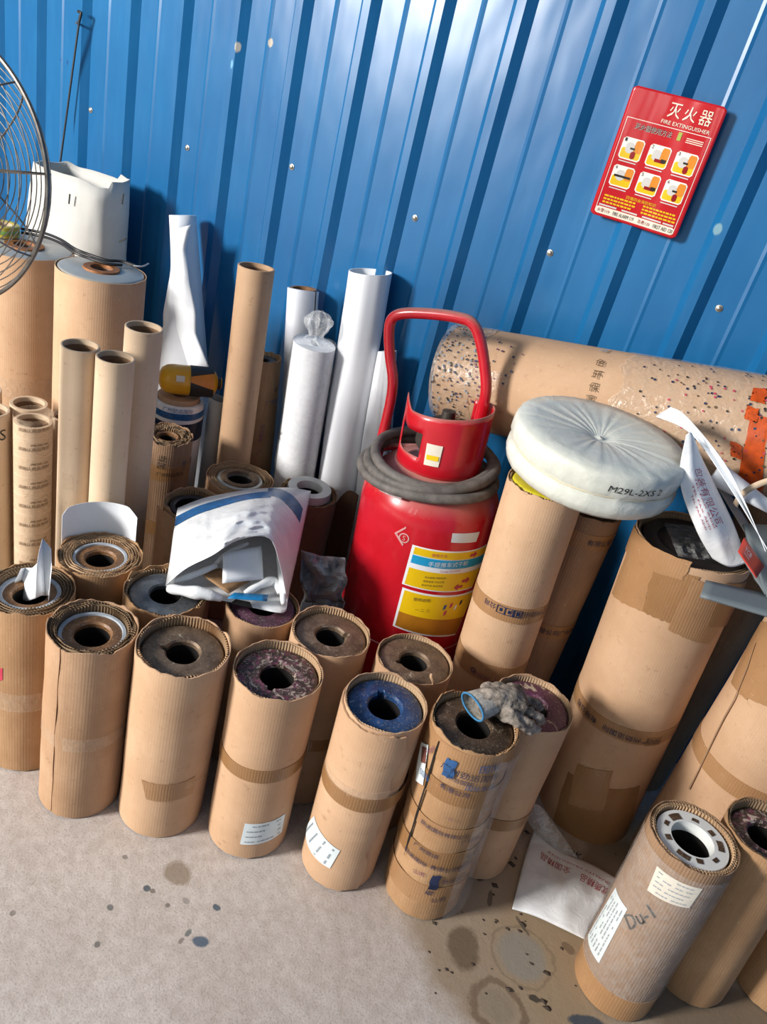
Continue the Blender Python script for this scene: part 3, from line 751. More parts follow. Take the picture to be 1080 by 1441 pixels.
# overlapping wide tape sheets round its top
for i, (p1, p2, p3, p4, m) in enumerate([((862, 835), (905, 860), (925, 790), (890, 760), 'tape'), ((905, 860), (960, 880), (985, 812), (925, 785), 'tape_dark'), ((940, 885), (1000, 905), (1040, 830), (975, 812), 'tape'), ((995, 880), (1028, 880), (1058, 815), (1020, 820), 'tape_dark'), ((880, 770), (960, 815), (975, 790), (895, 735), 'tape')]):
    patch(big, 'tape_sheet', uvs(big, p1, p2, p3, p4), MAT[m], .0014 + i * .0004, .0004, 14, 6, rag=.008, seed=i)
for i, pxs in enumerate([[(775, 1170), (880, 1180), (900, 1105), (800, 1085)], [(800, 1130), (850, 1140), (865, 1085), (815, 1075)]]):
    patch(big, 'tape_sheet', uvs(big, *pxs), MAT['tape' if i else 'tape_dark'], .0014 + i * .0005, .0004, 14, 6, rag=.008, seed=i + 9)

FR = carton((.348, -.385, 0), (.345, -.385, .785), .132, 'wide tall roller with a long crack and tape belt beside the widest roller', 'card_d', 'rust_dark', .9, .35, .01, 1, 22, rag=.004, group='tall rollers on the right')
_, z = FR.uv((1000, 1075)); band(FR, z, .045, MAT['tape'], tilt=.004)
for i, pxs in enumerate([[(1030, 960), (1052, 985), (1078, 900), (1058, 880)], [(1040, 975), (1100, 1000), (1100, 880), (1062, 870)]]):
    patch(FR, 'tape_sheet', uvs(FR, *pxs), MAT['tape'], .0014 + i * .0005, .0004, 12, 6, rag=.008, seed=i + 3)
pts = [(1066, 905), (1054, 940), (1044, 965), (1036, 985), (1022, 1010), (1010, 1035), (1000, 1052), (985, 1085), (972, 1110)]
vs = []
for k, p in enumerate(pts):
    th, z = FR.uv(p); w = .0016 + .0012 * abs(noise.noise(Vector((k * 1.3, 0, 0))))
    th += .05 * noise.noise(Vector((k * 2.7, 1, .3)))
    vs += [cpt(FR.r + .0042, th - w / FR.r, z), cpt(FR.r + .0042, th + w / FR.r, z)]
mk('crack', vs, [[2 * j, 2 * j + 1, 2 * j + 3, 2 * j + 2] for j in range(len(pts) - 1)], MAT['card_e'], FR.root, False)

f1 = carton((.276, -.779, 0), (.254, -.769, .458), .085, 'film wrapped roller with white slotted end ring and handwriting, at the front', 'card_e', 'rust_dark', .83, .48, .012, 2, 23, rag=.004, dent=.0008, fl='flute')
rg = flat_ring(f1, f1.h - .011, f1.r * .47, f1.r * .81, MAT['white_ring'], 'slotted_white_ring', .003)
slots = MB()
for k in range(9):
    a0 = k * 2 * PI / 9 + .1; a1 = a0 + (.30 if k % 3 else .52)
    ra, rb = f1.r * (.53 if k % 2 else .56), f1.r * (.66 if k % 3 else .70)
    n = 6; q = []
    for i in range(n + 1): q.append(cpt(ra, a0 + (a1 - a0) * i / n, f1.h - .0070))
    for i in range(n, -1, -1): q.append(cpt(rb, a0 + .04 + (a1 - a0 - .08) * i / n, f1.h - .0070))
    slots.add(q, [list(range(len(q)))])
slots.build('ring_slot', MAT['rust_dark'], rg, False)
cs = uvs(f1, (808, 1362), (905, 1425), (921, 1395), (822, 1338))
band(f1, .035, .065, MAT['tape'], lift=.0012)
label_sheet(f1, [(912, 1252), (970, 1277), (989, 1250), (926, 1218)], MAT['label_cream'], 5, 'ink_grey', seed=6)
label_sheet(f1, [(844, 1355), (884, 1279), (868, 1249), (829, 1316)], MAT['label'], 6, 'ink_grey', seed=7, name='paper_label')
th, z = f1.uv((900, 1290)); text_cyl(f1, 'Du-1', th, z, MAT['ink_black'], height=.026, width=.075, rot=1.2, lift=.003, name='handwriting', shear=.2)
shell(f1.root, 'film_wrap', f1.r + .0036, .0003, .07, f1.h - .02, MAT['film_thin'], n=72, nz=12, dent=dents(.0012, 33, 30))
f2 = carton((.418, -.643, 0), (.380, -.653, .467), .081, 'roller with black speckled end beside the white ringed one', 'card_c', 'speckle', .86, .42, .016, 2, 24, rag=.004, fl='flute_dark')
f3 = carton((.585, -.545, 0), (.58, -.545, .45), .08, 'plain brown roller standing just beyond the black speckled one', 'card_c', 'rust_dark', .9, .4, .01, 1, 25)

# rollers that carry the long lying roll, in the dark behind
s1 = carton((-.40, -.14, 0), (-.40, -.14, .80), .075, 'roller in the dark under the long lying roll, behind the extinguisher', 'card_e', 'rust_dark', .9, .4, .01, 1, 26, group='tall rollers on the right')
s2 = carton((.16, -.115, 0), (.16, -.115, .90), .085, 'roller in the dark under the long lying roll, behind the widest roller', 'card_e', 'rust_dark', .9, .4, .01, 1, 27, group='tall rollers on the right')

# ------------------------------------------------------------------ kraft tubes
def kraft(base, top, r, label, mat='kraft', wall_t=.007, printed=False, seed=0, group='empty brown paper tubes'):
    C = Cyl(base, top, r, 'paper_tube', label, 'tube', group)
    v, f, u = lathe([(r, 0), (r, C.h - .001), (r - .001, C.h), (r - wall_t + .001, C.h), (r - wall_t, C.h - .001), (r - wall_t, .002)], 56)
    uv = [(math.atan2(p[1], p[0]) * r, p[2]) for p in v]
    mk('tube_body', v, f, MAT[mat], C.root, True, uv, 40)
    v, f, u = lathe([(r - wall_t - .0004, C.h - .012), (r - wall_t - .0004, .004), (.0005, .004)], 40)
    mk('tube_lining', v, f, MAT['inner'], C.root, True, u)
    return C
T1 = kraft((-1.320, -.860, 0), (-1.320, -.860, .87), .042, 'tall bare tan tube with a clear tape patch low down', wall_t=.005)
T2 = kraft((-1.235, -.837, 0), (-1.235, -.837, .87), .042, 'tall bare tan tube without tape, touching its taped twin', wall_t=.005)
T3 = kraft((-1.291, -.70, 0), (-1.291, -.70, .9), .044, 'tall bare tan tube standing behind the two tan twins', wall_t=.005)
cs = uvs(T1, (88, 686), (102, 690), (102, 668), (88, 664)); patch(T1, 'tape_strip', cs, MAT['tape_clear'])
TB = kraft((-1.257, -.30, 0), (-1.301, -.29, 1.01), .0505, 'tallest brown tube leaning beside the white rolls', 'kraft_b', .006)
S3 = kraft((-1.498, -.84, 0), (-1.5, -.839, .6), .046, 'short brown tube wound with tape printed in rows of characters', 'kraft', .009)
S2 = kraft((-1.585, -.785, 0), (-1.585, -.785, .6), .046, 'short brown tube printed with faint characters behind the printed one', 'kraft', .009)
S4 = kraft((-1.512, -.722, 0), (-1.512, -.722, .58), .044, 'short brown tube between the printed tube and the tan twins', 'kraft', .009)
S0 = kraft((-1.60, -.885, 0), (-1.60, -.885, .6), .045, 'short brown tube with a pencil squiggle beside the printed one', 'kraft', .007)
S5 = kraft((-1.69, -.84, 0), (-1.69, -.84, .61), .044, 'short brown tube at the edge of the tube cluster', 'kraft', .007)
th, z = S0.uv((4, 612)); text_cyl(S0, 'S', th, z, MAT['ink_black'], height=.03, lift=.001, name='pencil_mark')
tb = None
for i in range(8):
    thp, z = S3.uv((42 - i * 1.2, 606 + i * 26.5))
    band(S3, z + .002, .048, MAT['tape_clear'], lift=.0010, tilt=.003, seed=i)
    text_cyl(S3, '请确认商品完好', S3.tc + .05, z, MAT['ink_brown'], height=.0105, width=.078, lift=.0020, tilt=.003)
    text_cyl(S3, '再签收', S3.tc + .35, z + .012, MAT['ink_brown'], height=.006, width=.045, lift=.0020, tilt=.003)
for i in range(4):
    thp, z = S2.uv((18, 600 + i * 26)); text_cyl(S2, '请确认', S2.tc - .6, z, MAT['ink_brown'], height=.0105, lift=.0012)

# ------------------------------------------------------------------ white rolls along the wall
def paper_roll(base, top, r, label, mat, wall_t=.004, seed=0, lobes=.0, spiral=True, group='white rolls against the wall', rb=None, core=None, name='paper_roll', inner='paper_grey'):
    C = Cyl(base, top, r, name, label, 'roll', group)
    n, nz = 64, 20; vs = []; uv = []
    rb = rb or r
    for j in range(nz + 1):
        f = j / nz; R = rb + (r - rb) * f
        for i in range(n + 1):
            th = 2 * PI * i / n
            rr = R + lobes * fbm(math.cos(th), math.sin(th), f * 2 + seed, 1.1, 2) - (.004 * (i / n) if spiral else 0)
            vs.append(cpt(rr, th, C.h * f + (.006 * math.sin(th + seed) if j == nz else 0))); uv.append((th * r, C.h * f))
    fs = grid_faces(n + 1, nz + 1)
    K = len(vs)
    for j in (nz, nz - 6):
        for i in range(n + 1):
            v = vs[nz * (n + 1) + i]; k = (r - wall_t) / r
            vs.append((v[0] * k, v[1] * k, v[2] - (0 if j == nz else C.h * .5))); uv.append((v[0], v[1]))
    q = nz * (n + 1)
    for i in range(n):
        fs.append([q + i, q + i + 1, K + i + 1, K + i]); fs.append([K + i, K + i + 1, K + n + 2 + i, K + n + 1 + i])
    mk('roll_body', vs, fs, mat, C.root, True, uv, 50)
    if core:
        v, f_, u = lathe([(r - wall_t - .0005, C.h - .06), (r - wall_t - .0005, C.h + .003), (r - wall_t - .010, C.h + .003), (r - wall_t - .011, C.h - .2)], 40)
        mk('card_core', v, f_, MAT[core], C.root, True, u, 40)
    return C
MAT['white_roll'] = m_plain('bright_white_roll', '#eef0f3', .45, 0, .03, 5)
MAT['white_film'] = m_plain('milky_film_roll', '#e6e9ef', .3, 0, .06, 8)
TW = paper_roll((-.975, -.110, 0), (-1.070, -.072, 1.053), .062, 'tallest white paper roll with an open top, leaning on the wall', MAT['white_roll'], .003, 1, .004, spiral=False)
TW2 = paper_roll((-.815, -.105, 0), (-.955, -.085, .86), .030, 'white paper roll widening downward, between tall roll and extinguisher', MAT['white_roll'], .003, 2, .006, rb=.076)
Wf = paper_roll((-1.160, -.056, 0), (-1.287, -.065, .929), .0495, 'white film roll with a brown card core, behind the wrapped roll', MAT['white_film'], .008, 3, .001, core='brown_ring')
G_ = paper_roll((-1.388, -.268, 0), (-1.388, -.268, .575), .03, 'thin grey white roll low beside the brown tube', MAT['paper_grey'], .003, 4)
# loosely rolled sheet that has slipped open
WL = Cyl((-1.50, -.115, 0), (-1.765, -.085, 1.011), .05, 'paper_roll', 'white paper sheet loosely rolled with one corner folded out', 'roll', 'white rolls against the wall')
n, nz = 72, 30; vs = []
for j in range(nz + 1):
    f = j / nz
    for i in range(n + 1):
        g = i / n; th = WL.tc - .75 + g * 4.1 * PI * .85
        rr = .033 + .018 * (1 - f) + .0035 * (1 - g) * 3
        if g < .16:                                        # outer lap lifts off the roll and bends outward
            k = (1 - g / .16); bulge = math.exp(-((f - .52) / .2) ** 2)
            rr += k * (.018 + .060 * bulge); th -= k * .55 * bulge
        z = WL.h * f
        vs.append(cpt(rr, th, z))
o = mk('rolled_sheet', vs, grid_faces(n + 1, nz + 1), MAT['paper'], WL.root, True, None, 80)
so = o.modifiers.new('thickness', 'SOLIDIFY'); so.thickness = .001
def flap(u, v):
    def pl(P, t):
        n_ = len(P) - 1; x = t * n_; i = min(int(x), n_ - 1); k = x - i
        return (P[i][0] + (P[i + 1][0] - P[i][0]) * k, P[i][1] + (P[i + 1][1] - P[i][1]) * k)
    a = pl([(250, 322), (243, 352), (240, 385), (230, 440), (230, 460), (262, 520)], v); b = pl([(270, 316), (262, 350), (268, 400), (276, 440), (276, 470), (296, 520)], v)
    w = math.sin(PI * u)
    return WL.mi @ at((a[0] + (b[0] - a[0]) * u, a[1] + (b[1] - a[1]) * u), y=-.150 - .02 * w + .012 * (1 - u) - .02 * v)
vs = [flap(i / 12, j / 24) for j in range(25) for i in range(13)]
o = mk('folded_corner', vs, grid_faces(13, 25), MAT['paper'], WL.root, True, None, 60)
so = o.modifiers.new('thickness', 'SOLIDIFY'); so.thickness = .001
# roll in clear film with a twisted tuft on top
P_ = paper_roll((-1.107, -.172, 0), (-1.145, -.172, .828), .0625, 'white roll wrapped in clear film gathered into a tuft on top', MAT['white_roll'], .05, 5, .001, spiral=False)
shell(P_.root, 'film_wrap', P_.r + .003, .0003, .03, P_.h + .004, MAT['film_thin'], n=72, nz=26, dent=lambda th, z: .0035 * fbm(th * 1.2, z * 10, 2, 1, 3) * (1 if th < PI else 1))
vs = []; nu, nv = 40, 16
for j in range(nv + 1):
    f = j / nv
    prof = [.060, .052, .030, .017, .020, .028, .034, .036, .036, .034, .03, .026, .022, .018, .012, .007, .004][j]
    z = P_.h + [.006, .010, .013, .022, .032, .042, .052, .06, .068, .074, .08, .085, .088, .091, .093, .094, .094][j]
    for i in range(nu):
        th = 2 * PI * i / nu
        rr = prof * (1 + .22 * math.sin(th * 7 + j * .2) * min(1, j / 3) + .25 * noise.noise(Vector((math.cos(th) * 2, math.sin(th) * 2, f * 3))))
        vs.append((rr * math.cos(th) + .006 * f, rr * math.sin(th), z + .006 * noise.noise(Vector((th, f * 4, 1)))))
mk('film_tuft', vs, grid_faces(nu, nv + 1, True), MAT['film'], P_.root, True, None, 60)
th, z = P_.uv((393, 622)); text_cyl(P_, 'C R', th, z, MAT['ink_black'], height=.022, rot=1.35, lift=.0065, name='handwriting', width=.10)
# film wrapped drum with blue print
W_ = Cyl((-1.461, -.36, 0), (-1.461, -.36, .57), .077, 'film_wrapped_roll', 'roll in white film with blue print and a brown wooden end', 'roll', 'white rolls against the wall')
v, f, u = lathe([(.077, 0), (.077, W_.h - .02), (.072, W_.h - .004), (.064, W_.h - .002), (.06, W_.h - .01)], 64); mk('white_wrap', v, f, MAT['bagwhite'], W_.root, True, u)
v, f, u = lathe([(.062, W_.h - .02), (.062, W_.h + .008), (.058, W_.h + .012), (.024, W_.h + .012), (.022, W_.h - .06), (.001, W_.h - .06)], 56); mk('end_disc', v, f, MAT['kraft_b'], W_.root, True, [(a * 3, b) for a, b in u])
th, z = W_.uv((250, 582))
band(W_, z - .012, .02, m_plain('blue_film_print', '#2a6fae', .4, 0, .3, 120), name='printed_band')
text_cyl(W_, '广州劲运国际', th, z + .008, MAT['ink_blue'], height=.014, lift=.002)
band(W_, z - .065, .06, m_plain('dark_blue_print', '#1d3050', .4, 0, .2, 60), name='printed_band')
# board roll with print behind the tall brown tube
C_ = carton((-1.262, -.165, 0), (-1.327, -.165, .718), .061, 'slim board roll with blue and red print behind the tallest brown tube', 'card_c', 'blackrub', .86, .4, .01, 1, 28, rag=.005)
for k, (px, txt, ink, rt) in enumerate([((385, 565), '广州劲运', 'ink_blue', 0), ((392, 577), '国际', 'ink_navy', 0), ((368, 610), '有限公司', 'ink_purple', 1.5), ((388, 548), '◎', 'ink_navy', 0)]):
    th, z = C_.uv(px); text_cyl(C_, txt, th, z, MAT[ink], height=.014, rot=rt, lift=.002)

# big white wrapper roll in the far corner
bw = empty('paper_sack', at((115, 700), y=-.2) * 0 + Vector((-2.14, -.165, 0)), None, 'large grey white paper sack standing open behind the silver capped rollers', 'sack')
n, nz = 72, 24; vs = []
for j in range(nz + 1):
    f = j / nz; z = 1.04 * f
    for i in range(n):
        th = 2 * PI * i / n
        a, b = .185 - .05 * max(0, f - .8) / .2 * (1 if math.cos(th) < 0 else .0), .105
        ex = .6
        x = a * math.copysign(abs(math.cos(th)) ** ex, math.cos(th)); y = b * math.copysign(abs(math.sin(th)) ** ex, math.sin(th))
        k = 1 + .05 * fbm(math.cos(th), math.sin(th), f * 3, 1.3, 3)
        top = (.012 * noise.noise(Vector((math.cos(th) * 1.7, math.sin(th) * 1.7, 3))) + (.02 if (math.cos(th) > .3 and math.sin(th) > -.2) else 0)) if j == nz else 0
        vs.append((x * k, y * k - .02 * f * f * (1 if math.sin(th) > 0 else 0), z + top))
o = mk('sack_wall', vs, grid_faces(n, nz + 1, True), MAT['paper_grey'], bw, True, None, 80)
m_ = o.modifiers.new('thickness', 'SOLIDIFY'); m_.thickness = .003
mb = MB()
for px in ((96, 280), (171, 280), (171, 338)):
    p = at(px, y=-.285) - bw.location; mb.box((p.x, -.1155, p.z), (.004, .003, .03), Matrix.Rotation(.1 if px[1] < 300 else 1.0, 3, 'Y'))
mb.build('marker_dash', MAT['ink_black'], bw, False)

# ------------------------------------------------------------------ wheeled fire extinguisher
MAT['red'] = None
t = NT('red_enamel'); f = t.noise(t.map(), 14, 5, .6)
c = t.mix(t.ramp(f, [(.3, G0), (.7, G1)]), srgb('#b3121f'), srgb('#c51a2a'))
geo = t.n('ShaderNodeNewGeometry'); sep = t.n('ShaderNodeSeparateXYZ'); t.l(geo.outputs['Normal'], sep.inputs[0])
du = t.math('MULTIPLY', t.ramp(t.math('ADD', sep.outputs['Z'], t.math('MULTIPLY', t.math('SUBTRACT', f, .5), .5)), [(.3, G0), (.85, G1)]), .7)
t.base(t.mix(du, c, srgb('#9a7f72')))                          # dust that has settled on upward faces
t.setv(Roughness=.28); t.l(t.math('ADD', t.math('MULTIPLY', du, .5), .26), t.b.inputs['Roughness'])
t.b.inputs['Coat Weight'].default_value = .3
MAT['red'] = t.m
MAT['hose'] = m_plain('dusty_rubber_hose', '#77706a', .65, 0, .3, 30, .1)
MAT['yellow'] = m_plain('yellow_print', '#eec412', .4, 0, .05)
MAT['blue_print'] = m_plain('blue_print', '#1f9fd0', .4, 0, .05)
MAT['amber'] = m_plain('amber_print', '#b9781d', .4, 0, .15, 20)
MAT['valve'] = m_plain('dark_valve_metal', '#4b443d', .5, .5, .25, 40)
E_ = Cyl((-.535, -.392, 0), (-.592, -.392, .74), .175, 'fire_extinguisher', 'red wheeled fire extinguisher with a grey hose coiled round its neck', 'extinguisher')
er = E_.root; R = E_.r
prof = [(.02, .02), (R * .75, .025), (R * .95, .06), (R, .11), (R, .38), (R, .655)]
for k in range(1, 9):
    a = k / 8 * PI / 2; prof.append((R * math.cos(a) * .98 + .004, .655 + .13 * math.sin(a)))
v, f, u = lathe(prof, 80)
tank = mk('tank', v, f, MAT['red'], er, True, u, 50)
v, f, u = lathe([(R + .0006, .30), (R + .0026, .302), (R + .0026, .306), (R + .0006, .308)], 80); mk('weld_seam', v, f, MAT['red'], tank, True, u)
# neck guard: bent sheet with a cut-out on the left and a curl on the right
RG = .105; zb = .755
def guard_top(th):
    d = (th - E_.tc)
    return 0
a0 = E_.tc - 1.35
nA, nZ = 64, 10; vs = []; fs = []
for j in range(nZ + 1):
    for i in range(nA + 1):
        th = a0 + (3.75) * i / nA
        d = th - E_.tc
        zt = .155 + .012 * math.sin(d) + (.03 * max(0, min(1, (-.95 - d) / .4)) if d < -.95 else 0)
        z = zb + zt * j / nZ
        curl = max(0, d - 1.9)
        rr = RG - .05 * curl ** 1.2 if curl > 0 else RG
        vs.append(cpt(rr, th, z))
keep = []
for j in range(nZ):
    for i in range(nA):
        d = a0 + 3.75 * (i + .5) / nA - E_.tc
        if 3 <= j < 7 and -1.25 < d < -.48: continue
        keep.append([j * (nA + 1) + i, j * (nA + 1) + i + 1, (j + 1) * (nA + 1) + i + 1, (j + 1) * (nA + 1) + i])
g = mk('neck_guard', vs, keep, MAT['red'], er, True, None, 60)
sm_ = g.modifiers.new('thickness', 'SOLIDIFY'); sm_.thickness = .003; sm_.offset = 0
# valve inside the guard
v, f, u = lathe([(.045, .765), (.045, .795), (.03, .80), (.03, .845), (.036, .847), (.036, .87), (.018, .875), (.016, .895), (.001, .897)], 32); va = mk('valve', v, f, MAT['valve'], er, True, u)
mb = MB(); mb.box((-.03, -.02, .855), (.07, .02, .016), Matrix.Rotation(.5, 3, 'Z')); mb.box((.02, .03, .855), (.02, .06, .02)); mb.build('valve_lever', MAT['valve'], va, False)
v, f, u = lathe([(.001, 0), (.024, 0), (.026, .004), (.026, .012), (.022, .016), (.001, .016)], 28)
gg = mk('pressure_gauge', v, f, MAT['valve'], va, True, u); gg.location = cpt(.06, E_.tc - .7, .83); gg.rotation_euler = (PI / 2, 0, E_.tc + PI / 2 - .7)
# hose: three sagging coils and the end that hangs behind
pts = []
for k in range(3 * 40 - 6):
    t_ = k / 40; th = E_.tc + 2.6 - 2 * PI * t_
    rr = .130 + .010 * t_ + .005 * math.sin(3 * th + t_) + .016 * math.cos(th - E_.tc + 1.4)
    z = .786 - .021 * t_ + (.010 + .010 * math.sin(t_ * 2.1)) * math.sin(th - E_.tc - 2.2 + t_ * 1.5) + .005 * math.sin(2 * th + t_)
    pts.append(cpt(rr + .010, th, z))
v, f = tube(pts, .0128, 12); mk('hose', v, f, MAT['hose'], er, True)
# push handle: one bent tube and a cross bar
def el(px, y): return E_.mi @ at(px, y=y)
hp = [el((470, 905), -.40), el((500, 775), -.385), el((528, 655), -.375), el((552, 553), -.365), el((549, 500), -.36), el((548, 466), -.36), el((553, 448), -.358), el((570, 441), -.357), el((610, 442), -.352),
      el((645, 447), -.348), el((665, 455), -.345), el((676, 478), -.343), el((683, 520), -.34), el((684, 553), -.34), el((676, 585), -.34), el((655, 665), -.335), el((640, 760), -.33)]
path = []
P3 = [Vector(p) for p in hp]
path = smooth_path(P3, 5)
v, f = tube(path, .0135, 14); mk('push_handle', v, f, MAT['red'], er, True)
a_, b_2 = el((535, 628), -.372), el((600, 630), -.34)
v, f = tube([a_, b_2], .010, 10); mk('cross_bar', v, f, MAT['red'], er, True)
v, f = tube([hp[1] + Vector((0, 0, .0)), hp[1] + Vector((.06, .05, 0))], .008, 8); mk('handle_clamp', v, f, MAT['red'], er, True)
for s in (-1, 1):                                             # wheels at the foot, behind the tank
    d_ = Vector((math.cos(E_.tc + PI), math.sin(E_.tc + PI), 0)); q = Vector((-d_.y, d_.x, 0))
    v, f, u = lathe([(.03, -.018), (.075, -.02), (.088, -.012), (.09, 0), (.088, .012), (.075, .02), (.03, .018), (.008, .02), (.008, -.02), (.03, -.018)], 40)
    w = mk('wheel', v, f, MAT['blackrub'], er, True, u); w.location = d_ * .14 * 0 + q * s * .205 + Vector((0, 0, .091)); w.rotation_euler = Vector((0, 0, 1)).rotation_difference(q).to_euler()
    v, f, u = lathe([(.04, -.022), (.04, .022), (.001, .022)], 24); mk('hub', v, f, MAT['red'], w, True, u)
# instruction stickers
def sticker(bl, br, tr, tl, rows, lift=.0014):
    cs = uvs(E_, bl, br, tr, tl)
    base_ = patch(E_, 'sticker', cs, MAT['paper'], lift, .0004, 20, 4)
    def sub(b0, b1, m, a0=.03, a1=.99, name='printed_field'):
        L = lambda a, b: tuple((1 - b) * ((1 - a) * cs[0][k] + a * cs[1][k]) + b * ((1 - a) * cs[3][k] + a * cs[2][k]) for k in (0, 1))
        return patch(E_, name, [L(a0, b0), L(a1, b0), L(a1, b1), L(a0, b1)], MAT[m], lift + .0008, .0003, 20, 3, parent=base_)
    for r_ in rows: sub(*r_)
    L = lambda a, b: tuple((1 - b) * ((1 - a) * cs[0][k] + a * cs[1][k]) + b * ((1 - a) * cs[3][k] + a * cs[2][k]) for k in (0, 1))
    return base_, L
th_r = E_.tc + 1.15
st, L = sticker((566, 821), (664, 826), (688, 763), (581, 766), [(.80, .97, 'yellow'), (.58, .78, 'blue_print'), (.03, .46, 'yellow')])
for (txt, a, b, h_, m) in [('手提推车式干粉', .45, .68, .014, 'label'), ('使用方法', .3, .885, .009, 'ink_red'), ('Carriage dry powder', .5, .52, .006, 'ink_red'), ('灭火级别 喷射时间', .35, .34, .006, 'ink_brown'), ('使用温度 水压试验', .35, .24, .006, 'ink_brown'), ('驱动气体 有效喷程', .35, .14, .006, 'ink_brown')]:
    th, z = L(a, b); text_cyl(E_, txt, th, z, MAT[m], height=h_, lift=.003, parent=st)
def arrow(th, z, s, flip=1):
    pts = [(-s, -.3 * s), (.1 * s, -.3 * s), (.1 * s, -.8 * s), (s, 0), (.1 * s, .8 * s), (.1 * s, .3 * s), (-s, .3 * s)]
    mk('red_arrow', [cpt(E_.r + .0032, th + flip * x / E_.r, z + y) for x, y in pts], [list(range(7))], MAT['ink_red'], st, False)
th, z = L(.72, .885); arrow(th, z, .012); th, z = L(.78, .26); arrow(th, z, .013); th, z = L(.70, .12); arrow(th, z, .013, -1)
st2, L = sticker((553, 880), (640, 893), (668, 828), (567, 826), [(.42, .96, 'yellow'), (.04, .42, 'amber')])
for (txt, a, b, h_) in [('使用说明', .25, .84, .010), ('一 二 三', .3, .6, .008)]:
    th, z = L(a, b); text_cyl(E_, txt, th, z, MAT['ink_brown'], height=h_, lift=.003, parent=st2)
for (a, b, m) in ((.56, .72, 'ink_blue'), (.64, .76, 'ink_red'), (.72, .70, 'label'), (.6, .58, 'ink_red'), (.78, .8, 'ink_navy')):
    th, z = L(a, b); patch(E_, 'printed_figure', [(th - .02, z - .008), (th + .02, z - .004), (th + .03, z + .008), (th - .01, z + .006)], MAT[m], .003, .0003, 3, 2, parent=st2)
cs = uvs(E_, (635, 763), (670, 762), (675, 748), (637, 750)); patch(E_, 'small_label', cs, MAT['label'], .0014, .0004, 8, 2)
# pale diamond mark
th, z = E_.uv((569, 757)); s = .020
dm = mk('diamond_mark', [cpt(R + .0012, th + x * s / R, z + y * s) for (x, y) in ((-1.3, .2), (-1.0, .2), (0, 1.3), (0, 1.6), (-1.3, .2), (-1.3, .2), (0, -1.1), (.1, -.85), (-.95, .25))], [[0, 1, 2, 3], [0, 6, 7, 8]], m_plain('faded_pink_paint', '#d79a98', .5), er, False)
ringv = []; 
for i in range(24):
    a = 2 * PI * i / 24
    ringv += [cpt(R + .0012, th + .010 * math.cos(a) / R, z + .010 * math.sin(a)), cpt(R + .0012, th + .013 * math.cos(a) / R, z + .013 * math.sin(a))]
mk('round_mark', ringv, [[2 * i, 2 * i + 1, (2 * i + 3) % 48, (2 * i + 2) % 48] for i in range(24)], m_plain('faded_pink_line', '#d7a5a0', .5), er, False)
text_cyl(E_, 'S', th, z, m_plain('faded_pink_letter', '#d7a5a0', .5), height=.013, lift=.0012)
patch(E_, 'old_label', uvs(E_, (535, 690), (566, 703), (566, 690), (538, 678)), m_plain('worn_label', '#b9a3a3', .6, 0, .3, 60), .002)
# hanging tag
EG = Cyl.__new__(Cyl); EG.b, EG.t, EG.r, EG.ax, EG.h, EG.root, EG.mi, EG.tc = E_.b, E_.t, RG + .001, E_.ax, E_.h, E_.root, E_.mi, E_.tc
cs = uvs(EG, (597, 653), (617, 657), (624, 628), (602, 623)); tg = patch(EG, 'hang_tag', cs, MAT['label_cream'], .003, .001, 6, 4)
LL = lambda a, b: tuple((1 - b) * ((1 - a) * cs[0][k] + a * cs[1][k]) + b * ((1 - a) * cs[3][k] + a * cs[2][k]) for k in (0, 1))
patch(EG, 'tag_print', [LL(.12, .28), LL(.9, .28), LL(.9, .5), LL(.12, .5)], MAT['yellow'], .0045, .0004, 4, 2, parent=tg)

# ------------------------------------------------------------------ long lying roll
LA, LB = Vector((-.713, -.165, .900)), Vector((.52, -.165, 1.139))
LR = Cyl(LA, LB, .13, 'wrapped_roll', 'long thick brown paper wrapped roll lying along the wall, dotted tape on its end', 'roll')
Lh = LR.h
prof = [(.03, .0), (.10, .0), (.122, .004), (.13, .012), (.1305, .2), (.13, .5), (.1305, Lh - .01), (.12, Lh), (.03, Lh)]
v, f, u = lathe(prof, 96, lambda k, t, r, z: (r + .0015 * fbm(math.cos(t) * 2, math.sin(t) * 2, z * 5, 1, 2), z + (.006 * noise.noise(Vector((math.cos(t) * 4, math.sin(t) * 4, 2))) if z < .002 else 0)), True)
mk('paper_wrap', v, f, MAT['card_d'], LR.root, True, [(math.atan2(p[1], p[0]) * .13, p[2]) for p in v], 40)
v, f, u = lathe([(.032, -.001), (.032, .1), (.001, .1)], 32); mk('core_hole', v, f, MAT['inner'], LR.root, True, u)
cy0 = LR.tc
v_ = shell(LR.root, 'dotted_tape_wrap', .1328, .0004, .0, .115, MAT['tape_clear'], cy0 - 1.6, cy0 + 2.2, 60, 5, ragged(.01, 5), None, dents(.0012, 9, 40))
shell(LR.root, 'dotted_tape_wrap', .1332, .0004, .10, .205, MAT['tape_clear'], cy0 - .2, cy0 + .35, 20, 4, None, None, None)
shell(LR.root, 'clear_film_wrap', .1335, .0004, .455, Lh - .02, MAT['tape_clear'], cy0 - 1.6, cy0 + 2.2, 80, 20, ragged(.01, 6), ragged(.02, 8), dents(.002, 12, 30))
rnd = random.Random(5)
def dots(name, cnt, z0, z1, a0, a1, mats, fall=None):
    vs = {m: ([], []) for m in mats}
    for _ in range(cnt):
        z = rnd.uniform(z0, z1); a = rnd.uniform(a0, a1)
        if fall and rnd.random() > fall(z, a): continue
        m = rnd.choice(mats); V, Fc = vs[m]; r_ = rnd.uniform(.0019, .0032); q = len(V)
        for i in range(8): V.append(cpt(.1352, a + r_ * math.cos(i * PI / 4) / .135, z + r_ * math.sin(i * PI / 4)))
        Fc.append([q + i for i in range(8)][::-1])
    for m, (V, Fc) in vs.items():
        if V: mk(name, V, Fc, MAT[m], LR.root, False)['kind'] = 'stuff'
